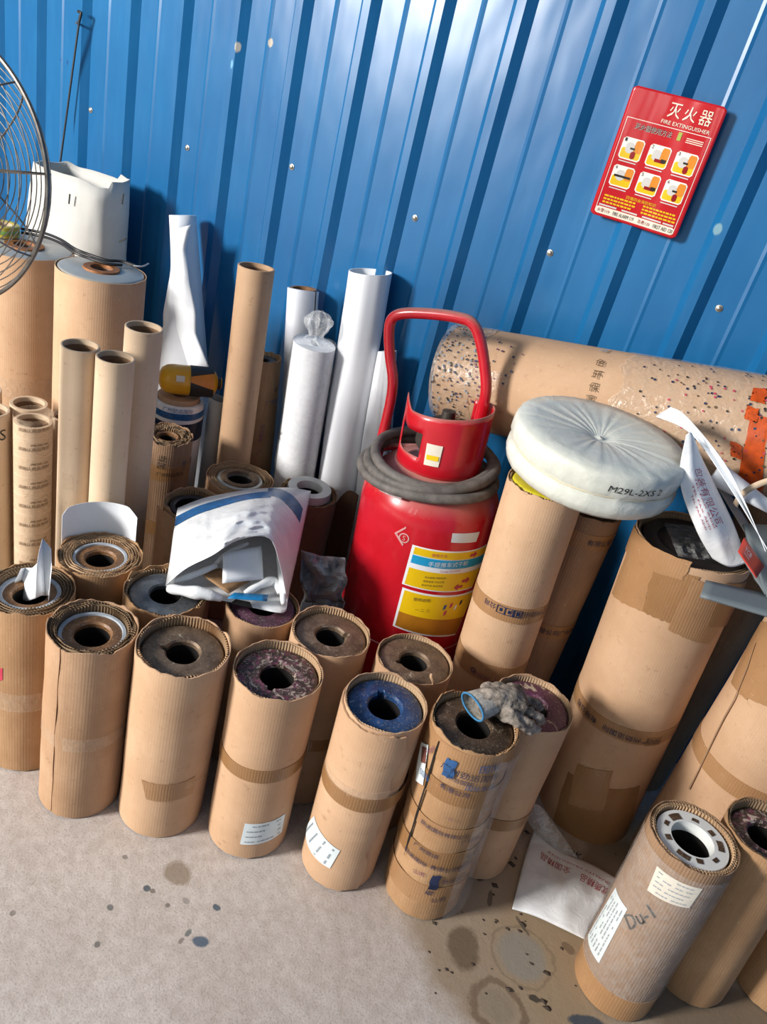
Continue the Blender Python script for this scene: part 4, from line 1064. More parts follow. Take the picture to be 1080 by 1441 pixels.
dots('printed_dots', 260, .008, .11, cy0 - 1.3, cy0 + 1.3, ['ink_navy', 'ink_grey', 'ink_black'])
dots('printed_dots', 90, .10, .22, cy0 - .9, cy0 + .5, ['ink_navy', 'ink_purple'], lambda z, a: 1 - (z - .1) / .13)
dots('printed_dots', 130, .50, .80, cy0 - 1.2, cy0 + 1.3, ['ink_navy', 'ink_black'])
dots('printed_dots', 70, .56, .80, cy0 - .9, cy0 + 1.3, ['ink_red', 'ink_brown'])
for k, ch in enumerate('绿色环保家具'):
    th, z = LR.uv((850 - k * 4.6, 496 + k * 16.5)); text_cyl(LR, ch, th, z, MAT['ink_grey'] if k == 0 else MAT['ink_brown'], height=.021, rot=PI / 2, lift=.006)
MAT['orange'] = m_plain('orange_red_tape', '#d5561c', .3, 0, .2, 60)
for i, pxs in enumerate([[(1040, 690), (1080, 700), (1082, 590), (1058, 580)], [(1056, 565), (1076, 570), (1080, 550), (1060, 548)], [(1048, 590), (1066, 596), (1068, 578), (1052, 572)], [(1030, 640), (1046, 646), (1044, 625), (1030, 620)]]):
    patch(LR, 'orange_tape', uvs(LR, *pxs), MAT['orange'], .0052 + .0003 * i, .0004, 10, 6, rag=.03, seed=i)

# ------------------------------------------------------------------ round package in milky plastic
D_ = empty('round_package', (-.236, -.470, .908), (Vector((0, -.05, 1))).normalized(), 'round flat package wrapped in milky white plastic, pinched at the centre', 'package')
RD, HD = .182, .112
n = 128; prof = []
for (r, z) in [(.02, .0), (.12, -.002), (.160, .002), (.176, .014), (.182, .030), (.181, .046), (.176, .054), (.1785, .060), (.182, .068), (.1825, .088), (.181, .100), (.175, .1075), (.140, .1105), (.10, .1095), (.07, .108), (.045, .105), (.028, .101), (.016, .096), (.008, .096), (.003, .100)]:
    prof.append((r, z))
def drf(k, t, r, z):
    top = k >= 11
    w = math.sin(t * 23 + 2 * math.sin(t * 3)) * .6 + math.sin(t * 37 + 1.3 * math.sin(t * 5)) * .4
    if top: return r, z + .0013 * w * (1 - abs(r - .08) / .11) + .0012 * noise.noise(Vector((math.cos(t) * r * 60, math.sin(t) * r * 60, 2)))
    return r + .0016 * noise.noise(Vector((math.cos(t) * 6, math.sin(t) * 6, z * 25))) + .0008 * w, z
v, f, u = lathe(prof, n, drf); mk('plastic_wrap', v, f, MAT['wrap'], D_, True, u, 70)
pts = [cpt(.1775, 2 * PI * i / 80, .057 + .002 * math.sin(i * .3)) for i in range(80)]
v, f = tube(pts, .0016, 6, True); mk('wrap_seam', v, f, m_plain('cream_seam', '#dccfae', .5), D_)
v, f, u = lathe([(.006, .086), (.009, .096), (.007, .102), (.002, .105)], 14, lambda k, t, r, z: (r * (1 + .3 * math.sin(3 * t)), z)); mk('pinched_knot', v, f, MAT['film_soft'], D_, True, u)
DC = Cyl.__new__(Cyl); DC.b, DC.t, DC.r, DC.h, DC.root = D_.location, None, .181, HD, D_; DC.mi = D_.matrix_world.inverted(); cl = DC.mi @ CAM; DC.tc = math.atan2(cl.y, cl.x)
th, z = DC.uv((920, 656)); text_cyl(DC, 'M29L-2XS 2', th - .05, .080, MAT['ink_black'], height=.013, width=.115, lift=.0028, name='handwriting', shear=.1)

# ------------------------------------------------------------------ sheets, bags and cloth
def crv(pts, t):
    """point on an open polyline of pixels with heights, smoothed"""
    n = len(pts) - 1; x = min(max(t, 0), 1) * n; i = min(int(x), n - 1); k = x - i
    p0, p1, p2, p3 = (pts[max(i - 1, 0)], pts[i], pts[i + 1], pts[min(i + 2, n)])
    return tuple(.5 * ((2 * b) + (c - a) * k + (2 * a - 5 * b + 4 * c - d) * k * k + (3 * b - a - 3 * c + d) * k ** 3) for a, b, c, d in zip(p0, p1, p2, p3))
def coons(back, front, left, right):
    def S(u, v):
        b, f, l, r = crv(back, u), crv(front, u), crv(left, v), crv(right, v)
        c00, c10, c01, c11 = back[0], back[-1], front[0], front[-1]
        return tuple((1 - v) * b[k] + v * f[k] + (1 - u) * l[k] + u * r[k] - ((1 - u) * (1 - v) * c00[k] + u * (1 - v) * c10[k] + (1 - u) * v * c01[k] + u * v * c11[k]) for k in range(len(b)))
    return S
def sheet(name, fn, nu, nv, mat, parent=None, thick=.0008, u0=0, u1=1, v0=0, v1=1, sharp=70):
    vs = []; uv = []
    for j in range(nv + 1):
        for i in range(nu + 1):
            u, v = u0 + (u1 - u0) * i / nu, v0 + (v1 - v0) * j / nv
            vs.append(fn(u, v)); uv.append((u, v))
    o = mk(name, vs, grid_faces(nu + 1, nv + 1), mat, parent, True, uv, sharp)
    if thick:
        m = o.modifiers.new('thickness', 'SOLIDIFY'); m.thickness = thick; m.offset = 0
    return o
def root_at(name, loc, label, cat, group=None): return empty(name, loc, None, label, cat, group)
def loc_fn(root, fn):
    L = root.matrix_world.translation.copy()
    return lambda u, v: Vector(fn(u, v)) - L

# carrier bag lying over the rollers
BG = root_at('carrier_bag', (-.88, -.73, .462), 'white plastic carrier bag with a blue stripe lying open on the rollers', 'bag')
bk = [(250, 715, .475), (290, 700, .478), (345, 690, .482), (400, 686, .482), (438, 691, .480)]
lf = [(250, 715, .475), (244, 752, .478), (239, 790, .476), (233, 824, .472)]
rt = [(438, 691, .480), (428, 738, .480), (417, 790, .476), (404, 845, .470)]
ft = [(233, 824, .472), (262, 800, .50), (298, 782, .535), (336, 760, .560), (378, 757, .560), (394, 795, .53), (404, 845, .470)]
ST = coons(bk, ft, lf, rt)
def bag_top(u, v, off=0):
    x, y, z = ST(u, v)
    w = math.sin(PI * min(1, max(0, u))) ** .7 * math.sin(PI * min(1, max(0, v * .62 + .04)))
    z += .050 * w
    ridge = math.exp(-((u - .62 + .25 * v) / .10) ** 2) * min(1, v * 2.0)
    z += .018 * ridge
    cr = abs(noise.noise(Vector((u * 3.1, v * 2.6, 3)))) + .5 * abs(noise.noise(Vector((u * 7.3 + 2, v * 6.1, 1)))) + .3 * abs(noise.noise(Vector((u * 15, v * 13, 7))))
    z += (.5 - cr) * .024 * w + off
    return at((x, y), z=z)
sheet('bag_top', loc_fn(BG, bag_top), 56, 48, MAT['bagwhite'], BG, .0006)
fb = [(233, 824, .468), (262, 838, .468), (318, 846, .468), (360, 856, .467), (399, 862, .466), (404, 845, .470)]
SB = coons(bk, fb, lf, rt)
sheet('bag_underside', loc_fn(BG, lambda u, v: at(SB(u, v)[:2], z=SB(u, v)[2] - .006 + .004 * noise.noise(Vector((u * 6, v * 6, 9))))), 40, 30, MAT['bagwhite'], BG, .0006)
MAT['bagblue'] = m_plain('blue_bag_print', '#2c6aa3', .4, 0, .25, 70)
sheet('blue_stripe', loc_fn(BG, lambda u, v: bag_top(u, v, .0022)), 44, 6, MAT['bagblue'], BG, 0, .0, .66, .13, .24)
def str2(u, v): return bag_top(.64 + .30 * u + .0 * v, .02 + .20 * u + .17 * v * (1 - .2 * u), .0024)
sheet('blue_stripe', loc_fn(BG, str2), 20, 6, MAT['bagblue'], BG, 0)
# rolled folds inside the mouth
for (pp, rr, nm) in [([(236, 828, .478), (262, 832, .486), (290, 836, .490), (312, 842, .482)], .014, 1), ([(246, 818, .486), (280, 806, .505), (306, 795, .520)], .008, 2),
                     ([(392, 780, .525), (397, 812, .505), (399, 850, .478)], .009, 3), ([(345, 835, .482), (368, 822, .495), (386, 818, .495), (394, 835, .482)], .011, 4), ([(300, 798, .51), (318, 780, .53), (350, 764, .548)], .006, 5)]:
    path = smooth_path([at(p[:2], z=p[2]) - BG.location for p in pp], 6)
    v, f = tube(path, rr, 12, False, lambda t_, rr=rr, nm=nm: rr * (.55 + .45 * math.sin(PI * t_)) * (1 + .3 * noise.noise(Vector((t_ * 5, nm, 0)))))
    mk('bag_fold', v, f, MAT['bagwhite'], BG, True, None, 80)
bq = lambda px4, zz: (lambda u, v: at(((1 - v) * ((1 - u) * px4[0][0] + u * px4[1][0]) + v * ((1 - u) * px4[3][0] + u * px4[2][0]), (1 - v) * ((1 - u) * px4[0][1] + u * px4[1][1]) + v * ((1 - u) * px4[3][1] + u * px4[2][1])), z=zz(u, v)))
sheet('printed_edge', loc_fn(BG, bq([(320, 842), (376, 846), (378, 837), (330, 834)], lambda u, v: .486)), 6, 2, m_plain('cyan_blue_print', '#1f86c4', .4, 0, .2, 60), BG, .0006)
sheet('handle_hole_shade', loc_fn(BG, bq([(324, 849), (356, 856), (352, 847), (332, 843)], lambda u, v: .4745)), 6, 2, MAT['hole'], BG, 0)  # no real cut-out: a black patch painted for the shaded opening
pc = root_at('paper_card', at((342, 800), z=.515), 'small blank white card sticking out of the carrier bag', 'card')
sheet('card_sheet', loc_fn(pc, bq([(313, 821), (371, 815), (368, 768), (314, 779)], lambda u, v: .505 + .05 * v + .004 * math.sin(3 * u))), 8, 6, MAT['paper'], pc, .0008)
bc = root_at('cardboard_scrap', at((315, 822), z=.49), 'brown cardboard scrap inside the mouth of the carrier bag', 'cardboard')
sheet('board_piece', loc_fn(bc, bq([(322, 835), (352, 818), (310, 800), (280, 806)], lambda u, v: .487 + .014 * v)), 8, 5, MAT['card_c'], bc, .003)

# curled white sheet behind the layered roller
psr = Cyl((-1.107, -.966, 0), (-1.115, -.961, .455), .101, 'paper_sheet', 'curled white paper sheet standing up behind the layered roller', 'paper')
pa = psr.tc + PI + .12
shell(psr.root, 'curled_sheet', .101, .0008, .30, .535, MAT['paper'], pa - 1.0, pa + .92, 30, 6, lambda th: -.016 * max(0, abs(th - pa) - .72) / .25)
# crumpled note stuck in the first roller
pn = root_at('crumpled_note', (-1.106, -1.156, .447), 'crumpled white note stuffed in the bore of the first roller', 'paper')
cols_ = [((12, 838), (30, 800), .00), ((24, 842), (36, 799), .012), ((38, 846), (46, 799), .002), ((50, 842), (52, 793), -.012), ((58, 838), (56, 772), -.004), ((64, 838), (60, 758), .010), ((70, 838), (72, 772), .004), ((68, 846), (73, 800), -.010)]
def note(u, v):
    n_ = len(cols_) - 1; x = u * n_; i = min(int(x), n_ - 1); k = x - i
    a, b = cols_[i], cols_[i + 1]
    L2 = lambda p, q: (p[0] + (q[0] - p[0]) * k, p[1] + (q[1] - p[1]) * k)
    bt, tp = L2(a[0], b[0]), L2(a[1], b[1]); d = a[2] + (b[2] - a[2]) * k
    return at((bt[0] + (tp[0] - bt[0]) * v, bt[1] + (tp[1] - bt[1]) * v), y=-1.156 + d + .01 * v * math.sin(u * 9))
sheet('note_sheet', loc_fn(pn, note), 28, 8, MAT['paper'], pn, .0006, sharp=40)
# grey crumpled plastic between rollers and extinguisher
gp = root_at('crumpled_plastic', (-.76, -.60, 0), 'grey crumpled plastic sheet wedged between rollers and the extinguisher', 'plastic')
def crump(u, v):
    px = (424 + 62 * u + 10 * noise.noise(Vector((u * 3, v * 3, 1))), 782 + 66 * v - 18 * abs(u - .45) * (1 - v) * (1 if u < .45 else -.3))
    return at(px, y=-.60 + .05 * noise.noise(Vector((u * 3.3, v * 2.7, 4))) + .04 * abs(noise.noise(Vector((u * 5, v * 5, 2)))))
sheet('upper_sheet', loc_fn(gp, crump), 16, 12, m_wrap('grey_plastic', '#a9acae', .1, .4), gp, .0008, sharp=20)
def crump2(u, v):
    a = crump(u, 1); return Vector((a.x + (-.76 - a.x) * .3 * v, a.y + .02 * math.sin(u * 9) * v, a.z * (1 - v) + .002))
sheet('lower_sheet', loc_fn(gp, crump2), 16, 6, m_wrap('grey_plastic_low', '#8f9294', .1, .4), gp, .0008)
# dark board leaning beside the white ringed roller
db = root_at('cardboard_sheet', (-.83, -.26, 0), 'dark brown cardboard sheet leaning behind the white ringed roller', 'cardboard')
def dbf(u, v):
    top = crv([(470, 712), (480, 698), (490, 692), (504, 698)], u); b = at((top[0], top[1]), y=-.205 + .02 * u)
    return Vector((b.x + .03 * (1 - v), b.y - .02 * (1 - v) + .012 * math.sin(u * 3), b.z * v + .001))
sheet('board', loc_fn(db, dbf), 12, 8, m_card('dark_board', '#6b4c33', '#4e3623', .4, 230, .2, 14), db, .004)

# yellow bottle lying on the film wrapped roll
yb0, yb1 = Vector((-1.492, -.405, .630)), Vector((-1.345, -.245, .632))
YB = Cyl(yb0, yb1, .044, 'bottle', 'yellow squat bottle with black and orange label lying on the film wrapped roll', 'bottle')
v, f, u = lathe([(.001, -.010), (.018, -.009), (.032, -.002), (.041, .012), (.044, .03), (.044, .13), (.040, .145), (.030, .155), (.018, .160), (.017, .172), (.001, .165)], 44)
mk('bottle_body', v, f, m_plain('yellow_plastic_bottle', '#e8a81e', .35, 0, .06), YB.root, True, u)
v, f, u = lathe([(.019, .156), (.019, .168), (.017, .170), (.001, .170)], 24); mk('bottle_cap', v, f, MAT['blackrub'], YB.root, True, u)
band(YB, .112, .068, MAT['cable'], name='black_label')
cs = [(YB.tc - .25, .078), (YB.tc + .12, .078), (YB.tc + .5, .146), (YB.tc - .6, .146)]; patch(YB, 'orange_flash', cs, m_plain('orange_print', '#d8862a', .4), .0024)
patch(YB, 'barcode_label', [(YB.tc - .25, .036), (YB.tc + .15, .036), (YB.tc + .15, .060), (YB.tc - .25, .060)], MAT['label_cream'], .0016)

# dirty cotton glove
GL = root_at('work_glove', (-.155, -.785, .512), 'dirty grey cotton glove with blue cuff lying across two roller ends', 'glove')
def gq(px, z): return at(px, z=z) - GL.location
mb = MB()
def blob(c, r, sq=(1, 1, 1), n=10):
    vs = []; fs = []
    for j in range(n + 1):
        for i in range(2 * n):
            a, b = PI * j / n, PI * i / n
            vs.append(Vector((r * sq[0] * math.sin(a) * math.cos(b), r * sq[1] * math.sin(a) * math.sin(b), r * sq[2] * math.cos(a))) + c)
    mb.add(vs, grid_faces(2 * n, n + 1, True))
v, f = tube(smooth_path([gq((672, 990), .535), gq((690, 985), .538), gq((706, 985), .540), gq((722, 990), .538), gq((738, 1000), .532)], 5), .02, 14, False, lambda t_: .022 + .010 * math.sin(PI * min(1, t_ * 1.1)))
mb.add(v, f)
blob(gq((703, 978), .545), .026, (1.1, 1, .8)); blob(gq((722, 984), .540), .028, (1.1, 1.1, .75)); blob(gq((688, 972), .542), .018); blob(gq((716, 1006), .532), .020, (1.2, 1, .8))
for (a, b, c_, r_) in [((728, 985), (748, 985), (762, 998), .0095), ((730, 995), (750, 1005), (762, 1016), .0095), ((726, 1005), (745, 1018), (757, 1028), .009), ((718, 1010), (735, 1022), (748, 1030), .0085), ((705, 972), (722, 966), (735, 972), .009)]:
    v, f = tube(smooth_path([gq(a, .535), gq(b, .528), gq(c_, .508)], 5), r_, 10); mb.add(v, f)
t = NT('dirty_cotton'); f1_ = t.noise(t.map(), 38, 5, .7); f2_ = t.noise(t.map(), 300, 3, .6)
cc = t.mix(t.ramp(f1_, [(.36, G0), (.62, G1)]), srgb('#2e2822'), srgb('#a89c8f')); cc = t.mix(t.math('MULTIPLY', f2_, .3), cc, srgb('#8f8376'))
t.base(cc); t.setv(Roughness=.95); t.bump(f2_, .6, .003)
go = mb.build('glove_body', t.m, GL, True, 80)
rm = go.modifiers.new('remesh', 'REMESH'); rm.mode = 'VOXEL'; rm.voxel_size = .0028; rm.use_smooth_shade = True
tex = bpy.data.textures.new('glove_creases', 'CLOUDS'); tex.noise_scale = .022; tex.noise_depth = 3
dm_ = go.modifiers.new('creases', 'DISPLACE'); dm_.texture = tex; dm_.strength = .014; dm_.mid_level = .5
MAT['knit'] = m_plain('knit_cuff', '#bdb8ae', .9, 0, .2, 120, .4); MAT['knit_blue'] = m_plain('blue_hem', '#3f86b4', .9, 0, .2, 150, .4)
ca_, cb_ = gq((667, 994), .535), gq((690, 986), .537); d_ = (cb_ - ca_).normalized(); e_ = Vector((0, 0, 1)).cross(d_).normalized(); g_ = d_.cross(e_)
def ring_pts(c, a, b, n=40): return [c + e_ * a * math.cos(2 * PI * i / n) + g_ * b * math.sin(2 * PI * i / n) for i in range(n)]
vs = []
for k, (tt, a, b) in enumerate([(-.1, .034, .020), (.4, .033, .021), (1.0, .030, .022), (1.0, .022, .016), (.2, .027, .014)]):
    for i, p in enumerate(ring_pts(ca_ + (cb_ - ca_) * tt, a, b, 60)): vs.append(p + (p - ca_).normalized() * (.0008 if i % 3 == 0 else 0))
mk('cuff', vs, grid_faces(60, 5, True), MAT['knit'], GL, True, None, 60)
v, f = tube(ring_pts(ca_ - d_ * .003, .034, .020), .0021, 8, True); mk('blue_hem', v, f, MAT['knit_blue'], GL)

# printed white bag on the floor
FBG = root_at('flat_plastic_bag', at((795, 1245), z=0), 'flat white plastic bag with red print lying on the floor', 'bag')
SF = coons([(752, 1168, .004), (785, 1196, .012), (830, 1215, .012), (868, 1236, .006)], [(721, 1279, .003), (755, 1290, .006), (790, 1306, .006), (823, 1322, .003)], [(752, 1168, .004), (738, 1210, .006), (721, 1279, .003)], [(868, 1236, .006), (848, 1275, .010), (823, 1322, .003)])
def fbag(u, v, off=0):
    x, y, z = SF(u, v); w = (math.sin(PI * u) * math.sin(PI * v)) ** .5
    return at((x, y), z=z + .010 * w + .010 * w * noise.noise(Vector((u * 4, v * 4, 6))) + off)
sheet('bag_film', loc_fn(FBG, fbag), 30, 26, MAT['bagwhite'], FBG, .0008)
def text_sheet(fn, body, u, v, du, dv, mat, parent, rot=0, off=.0012, name='printed_lettering'):
    """lettering laid on a sheet: du, dv half size in sheet units"""
    vs0, fs, w, h = text_mesh(body); L = parent.matrix_world.translation
    ca, sa = math.cos(rot), math.sin(rot); out = []
    for x, y in vs0:
        a, b = x / w * 2 * du, y / h * 2 * dv
        out.append(Vector(fn(u + a * ca - b * sa, v - (a * sa + b * ca), off)) - L)
    return mk(name, out, fs, mat, parent, False)
MAT['print_red'] = m_plain('red_bag_print', '#b93a44', .5, 0, .1)
text_sheet(fbag, '优质精品', .80, .30, .16, .055, MAT['print_red'], FBG, PI); text_sheet(fbag, '全国精品', .36, .30, .17, .05, MAT['print_red'], FBG, PI)
text_sheet(fbag, 'QUALITY PRODUCTS', .6, .17, .35, .018, MAT['print_red'], FBG, PI)
SF2 = coons([(746, 1128, .10), (762, 1135, .09), (775, 1150, .06)], [(752, 1170, .006), (785, 1197, .013), (815, 1208, .013)], [(746, 1128, .10), (742, 1150, .05), (752, 1170, .006)], [(775, 1150, .06), (795, 1180, .03), (815, 1208, .013)])
sheet('clear_flap', loc_fn(FBG, lambda u, v: at(SF2(u, v)[:2], z=SF2(u, v)[2])), 10, 10, MAT['film'], FBG, .0006)
lt = at((822, 1205), z=.004)
sk = root_at('sticker_scrap', at((815, 1203), z=0), 'small sticker scrap with black letters on the dirty floor', 'sticker')
sheet('scrap_sheet', loc_fn(sk, bq([(795, 1197), (818, 1212), (822, 1203), (800, 1189)], lambda u, v: .0035)), 4, 4, MAT['film_soft'], sk, .0006)
fsk = lambda u, v, off=0: bq([(795, 1197), (818, 1212), (822, 1203), (800, 1189)], lambda a, b: .0045)(u, v)
text_sheet(fsk, 'OK', .5, .5, .42, .40, MAT['ink_black'], sk, 0)

# ------------------------------------------------------------------ heap at the right end: printed bag, papers, grey box strips
HB = root_at('hanging_bag', at((1000, 700), y=-.47), 'crumpled white bag with red print hanging off the round package', 'bag')
SH = coons([(966, 612, -.44), (974, 610, -.43), (986, 640, -.42)], [(1003, 786, -.47), (1028, 798, -.46), (1052, 792, -.44)], [(966, 612, -.44), (957, 676, -.49), (980, 745, -.49), (1003, 786, -.47)], [(986, 640, -.42), (1008, 685, -.41), (1034, 740, -.42), (1052, 792, -.44)])
def hbag(u, v, off=0):
    x, y, d = SH(u, v); w = math.sin(PI * u) * min(1, 3 * v) * min(1, 3 * (1 - v))
    p = at((x, y), y=d)
    n_ = (CAM - p).normalized()
    return p + n_ * (.024 * w + .010 * w * noise.noise(Vector((u * 3, v * 6, 8))) + off)
sheet('bag_film', loc_fn(HB, hbag), 20, 36, MAT['bagwhite'], HB, .0008)
text_sheet(hbag, '包装有限公司', .62, .45, .20, .11, MAT['ink_red'], HB, -1.45)
for k, (u_, l_) in enumerate([(.47, .17), (.36, .15), (.26, .12)]): text_sheet(hbag, 'TEL FAX ADD', u_, .50 + .03 * k, l_, .022, MAT['ink_red'], HB, -1.45)
WP = root_at('folded_paper', at((1010, 670), y=-.36), 'long folded white paper slanting down behind the printed bag', 'paper')
def wp(u, v, off=0):
    a = crv([(924, 586), (975, 612), (1030, 690), (1082, 775)], u); b = crv([(944, 573), (970, 590), (1030, 668), (1084, 790)], u)
    return at((a[0] + (b[0] - a[0]) * v, a[1] + (b[1] - a[1]) * v), y=-.385 + .02 * math.sin(PI * v) - .06 * u)
sheet('paper_strip', loc_fn(WP, wp), 20, 6, MAT['paper'], WP, .0015)
sheet('folded_edge', loc_fn(WP, bq([(985, 645), (1080, 800), (1084, 785), (1000, 650)], lambda u, v: .93 - .06 * u)), 14, 3, MAT['paper_grey'], WP, .0015)
WC = root_at('paper_cone', at((1050, 695), y=-.34), 'white paper cone pointing off behind the grey box', 'paper')
ax0, ax1 = at((1006, 665), y=-.345), at((1096, 722), y=-.345)
v, f = tube([ax0 + (ax1 - ax0) * (k / 12) - WC.location for k in range(13)], .02, 24, False, lambda t_: .026 - .016 * t_); mk('cone_sheet', v, f, MAT['paper'], WC)
RB = root_at('paper_ribbon', at((1050, 685), y=-.37), 'curled brown paper ribbon above the white paper cone', 'ribbon')
pth = [(1096, 668), (1070, 676), (1050, 686), (1038, 697), (1032, 708)]
def rbf(u, v):
    a = crv(pth, u); return at((a[0] + 6 * v, a[1] + 7 * v), y=-.372 - .012 * u)
sheet('ribbon_strip', loc_fn(RB, rbf), 16, 2, MAT['kraft'], RB, .0008)
MAT['greybox'] = m_plain('grey_card_box', '#6d7679', .6, 0, .05)
GB = root_at('grey_box', at((1050, 830), z=.86), 'grey cardboard box lid with a red printed label on the roller end', 'box')
def slab(name, px4, zf, mat, parent, thick=.006): return sheet(name, loc_fn(parent, bq(px4, zf)), 8, 4, mat, parent, thick, sharp=30)
slab('lid_edge', [(986, 839), (1096, 871), (1096, 841), (993, 818)], lambda u, v: .868 + .012 * u, MAT['greybox'], GB)
slab('lid_panel', [(1078, 838), (1100, 860), (1100, 740), (1046, 738)], lambda u, v: .885 + .035 * v, MAT['greybox'], GB, .004)
slab('lid_flap', [(1063, 815), (1078, 838), (1052, 752), (1040, 776)], lambda u, v: .886 + .02 * v, MAT['greybox'], GB, .003)
rl = slab('red_label', [(1065, 814), (1076, 797), (1048, 756), (1039, 776)], lambda u, v: .905 + .016 * v, m_plain('red_box_print', '#d2402e', .45, 0, .03), GB, .001)
fy = lambda u, v, off=0: bq([(1065, 814), (1076, 797), (1048, 756), (1039, 776)], lambda a, b: .9065 + .016 * b)(u, v)
def yt(body, u, v, du, dv, rot):
    vs0, fs, w, h = text_mesh(body); L = GB.matrix_world.translation; ca, sa = math.cos(rot), math.sin(rot)
    out = [Vector(fy(u + (x / w * 2 * du) * ca - (y / h * 2 * dv) * sa, v + (x / w * 2 * du) * sa + (y / h * 2 * dv) * ca)) - L for x, y in vs0]
    mk('printed_lettering', out, fs, MAT['paper'], GB, False)
yt('YCB', .62, .66, .15, .13, -PI / 2); yt('FASHION', .36, .66, .13, .05, -PI / 2)
# clear film crumpled on the black roller end
CF = root_at('crumpled_film', at((975, 748), z=.845), 'crumpled clear film lying on the black rubber roller end', 'film')
def cff(u, v):
    x, y = 935 + 78 * u + 20 * v, 735 + 10 * u + 48 * v
    return at((x, y), z=.843 + .030 * abs(noise.noise(Vector((u * 4, v * 4, 5)))) + .016 * abs(noise.noise(Vector((u * 9, v * 9, 2)))))
sheet('film_sheet', loc_fn(CF, cff), 22, 18, MAT['film_soft'], CF, 0, sharp=15)

# ------------------------------------------------------------------ fan, cable, rod, small things at the left
FC = Vector((-1.405, -1.12, 1.218)); az = math.radians(-78)
FN = Cyl((FC.x, FC.y, 0), (FC.x, FC.y, 1), .29, 'pedestal_fan', 'pedestal fan with a rusty round wire guard beside the silver capped rollers', 'fan')
fr = FN.root
ax = Vector((math.cos(az), math.sin(az), .10)).normalized(); hc = Vector((0, 0, FC.z))
e1 = Vector((0, 0, 1)).cross(ax).normalized(); e2 = ax.cross(e1)
def fring(r, d, n=72): return [hc + ax * d + e1 * r * math.cos(2 * PI * i / n) + e2 * r * math.sin(2 * PI * i / n) for i in range(n)]
RF = .236
v, f = tube(fring(RF, 0, 96), .0042, 8, True); mk('guard_rim', v, f, MAT['steel'], fr)
for side, dep in ((1, .075), (-1, .085)):
    dom = lambda r: side * dep * (1 - (r / RF) ** 2.4) ** .6
    for k in range(1, 15):
        r = RF * (1 - k / 16.0); v, f = tube(fring(r, dom(r), 64), .0011, 5, True); mk('guard_ring', v, f, MAT['steel'], fr)
    for q in range(10):
        a = 2 * PI * q / 10 + .2
        pts = [hc + ax * dom(RF * s_) + (e1 * math.cos(a) + e2 * math.sin(a)) * RF * s_ for s_ in [i / 14 * .88 + .12 for i in range(15)]]
        v, f = tube(pts, .0017, 6); mk('guard_rib', v, f, MAT['steel'], fr)
mm = m_plain('fan_motor_paint', '#3b3f42', .5)
v, f = tube([hc - ax * .08, hc - ax * .075, hc - ax * .04, hc - ax * .01], .03, 24, False, lambda t_: .026 + .008 * math.sin(PI * t_)); mk('motor', v, f, mm, fr)
v, f = tube([hc - ax * .012, hc + ax * .03], .022, 20); mk('hub', v, f, mm, fr)
for q in range(3):
    vs = []
    for j in range(9):
        for i in range(7):
            s_ = j / 8; w = (i / 6 - .5); a = 2 * PI * q / 3 + w * (.9 + .3 * s_)
            r = .022 + .085 * s_; vs.append(hc + ax * (.006 + .05 * w) + (e1 * math.cos(a) + e2 * math.sin(a)) * r)
    b = mk('blade', vs, grid_faces(7, 9), m_plain('fan_blade', '#8f979c', .4, .3), fr); mo = b.modifiers.new('thickness', 'SOLIDIFY'); mo.thickness = .003
v, f, u = lathe([(.016, .02), (.016, .55), (.012, .56), (.012, 1.19)], 20); p_ = mk('pole', v, f, mm, fr, True, u); p_.location = -ax * .06
v, f, u = lathe([(.001, 0), (.10, 0), (.105, .01), (.098, .022), (.03, .035), (.018, .05), (.001, .05)], 40); p_ = mk('base', v, f, mm, fr, True, u); p_.location = -ax * .06; p_.location.z = 0

CBL = root_at('power_cable', at((120, 360), z=.94), 'black twin power cable lying across the silver capped rollers', 'cable')
for k, off in enumerate((0, 5)):
    pp = [((30, 322 + off), .90), ((62, 328 + off), .905), ((85, 337 + off), .94), ((105, 350 + off), .945), ((125, 358 + off), .942), ((150, 366 + off), .940), ((172, 368 + off), .940), ((190, 374), .940)]
    if k: pp = pp[:-1]
    v, f = tube(smooth_path([at(p, z=z) - CBL.location for p, z in pp], 6), .0042, 8); mk('cable_strand', v, f, MAT['cable'], CBL)
v, f = tube(smooth_path([at(p, z=.941) - CBL.location for p in ((188, 374), (200, 375), (209, 371))], 5), .0024, 6); mk('bare_end', v, f, MAT['paper_grey'], CBL)

RD_ = root_at('hook_rod', at((95, 150), y=-.045), 'thin black rod with a hooked top hanging on the blue wall', 'rod')
top_ = at((112, 26), y=-.040); low = at((80, 265), y=-.052); low2 = top_ + (low - top_) * 1.35
v, f = tube([top_ - RD_.location, low - RD_.location, low2 - RD_.location], .0032, 8); mk('rod', v, f, MAT['cable'], RD_)
v, f = tube(smooth_path([at(p, y=-.040) - RD_.location for p in ((111, 32), (113, 24), (114, 18), (110, 16))], 4), .0045, 8); mk('hook', v, f, MAT['cable'], RD_)
v, f = tube([at((107, 32), y=-.001) - RD_.location, at((110, 33), y=-.045) - RD_.location], .0035, 8); mk('wall_peg', v, f, MAT['steel'], RD_)

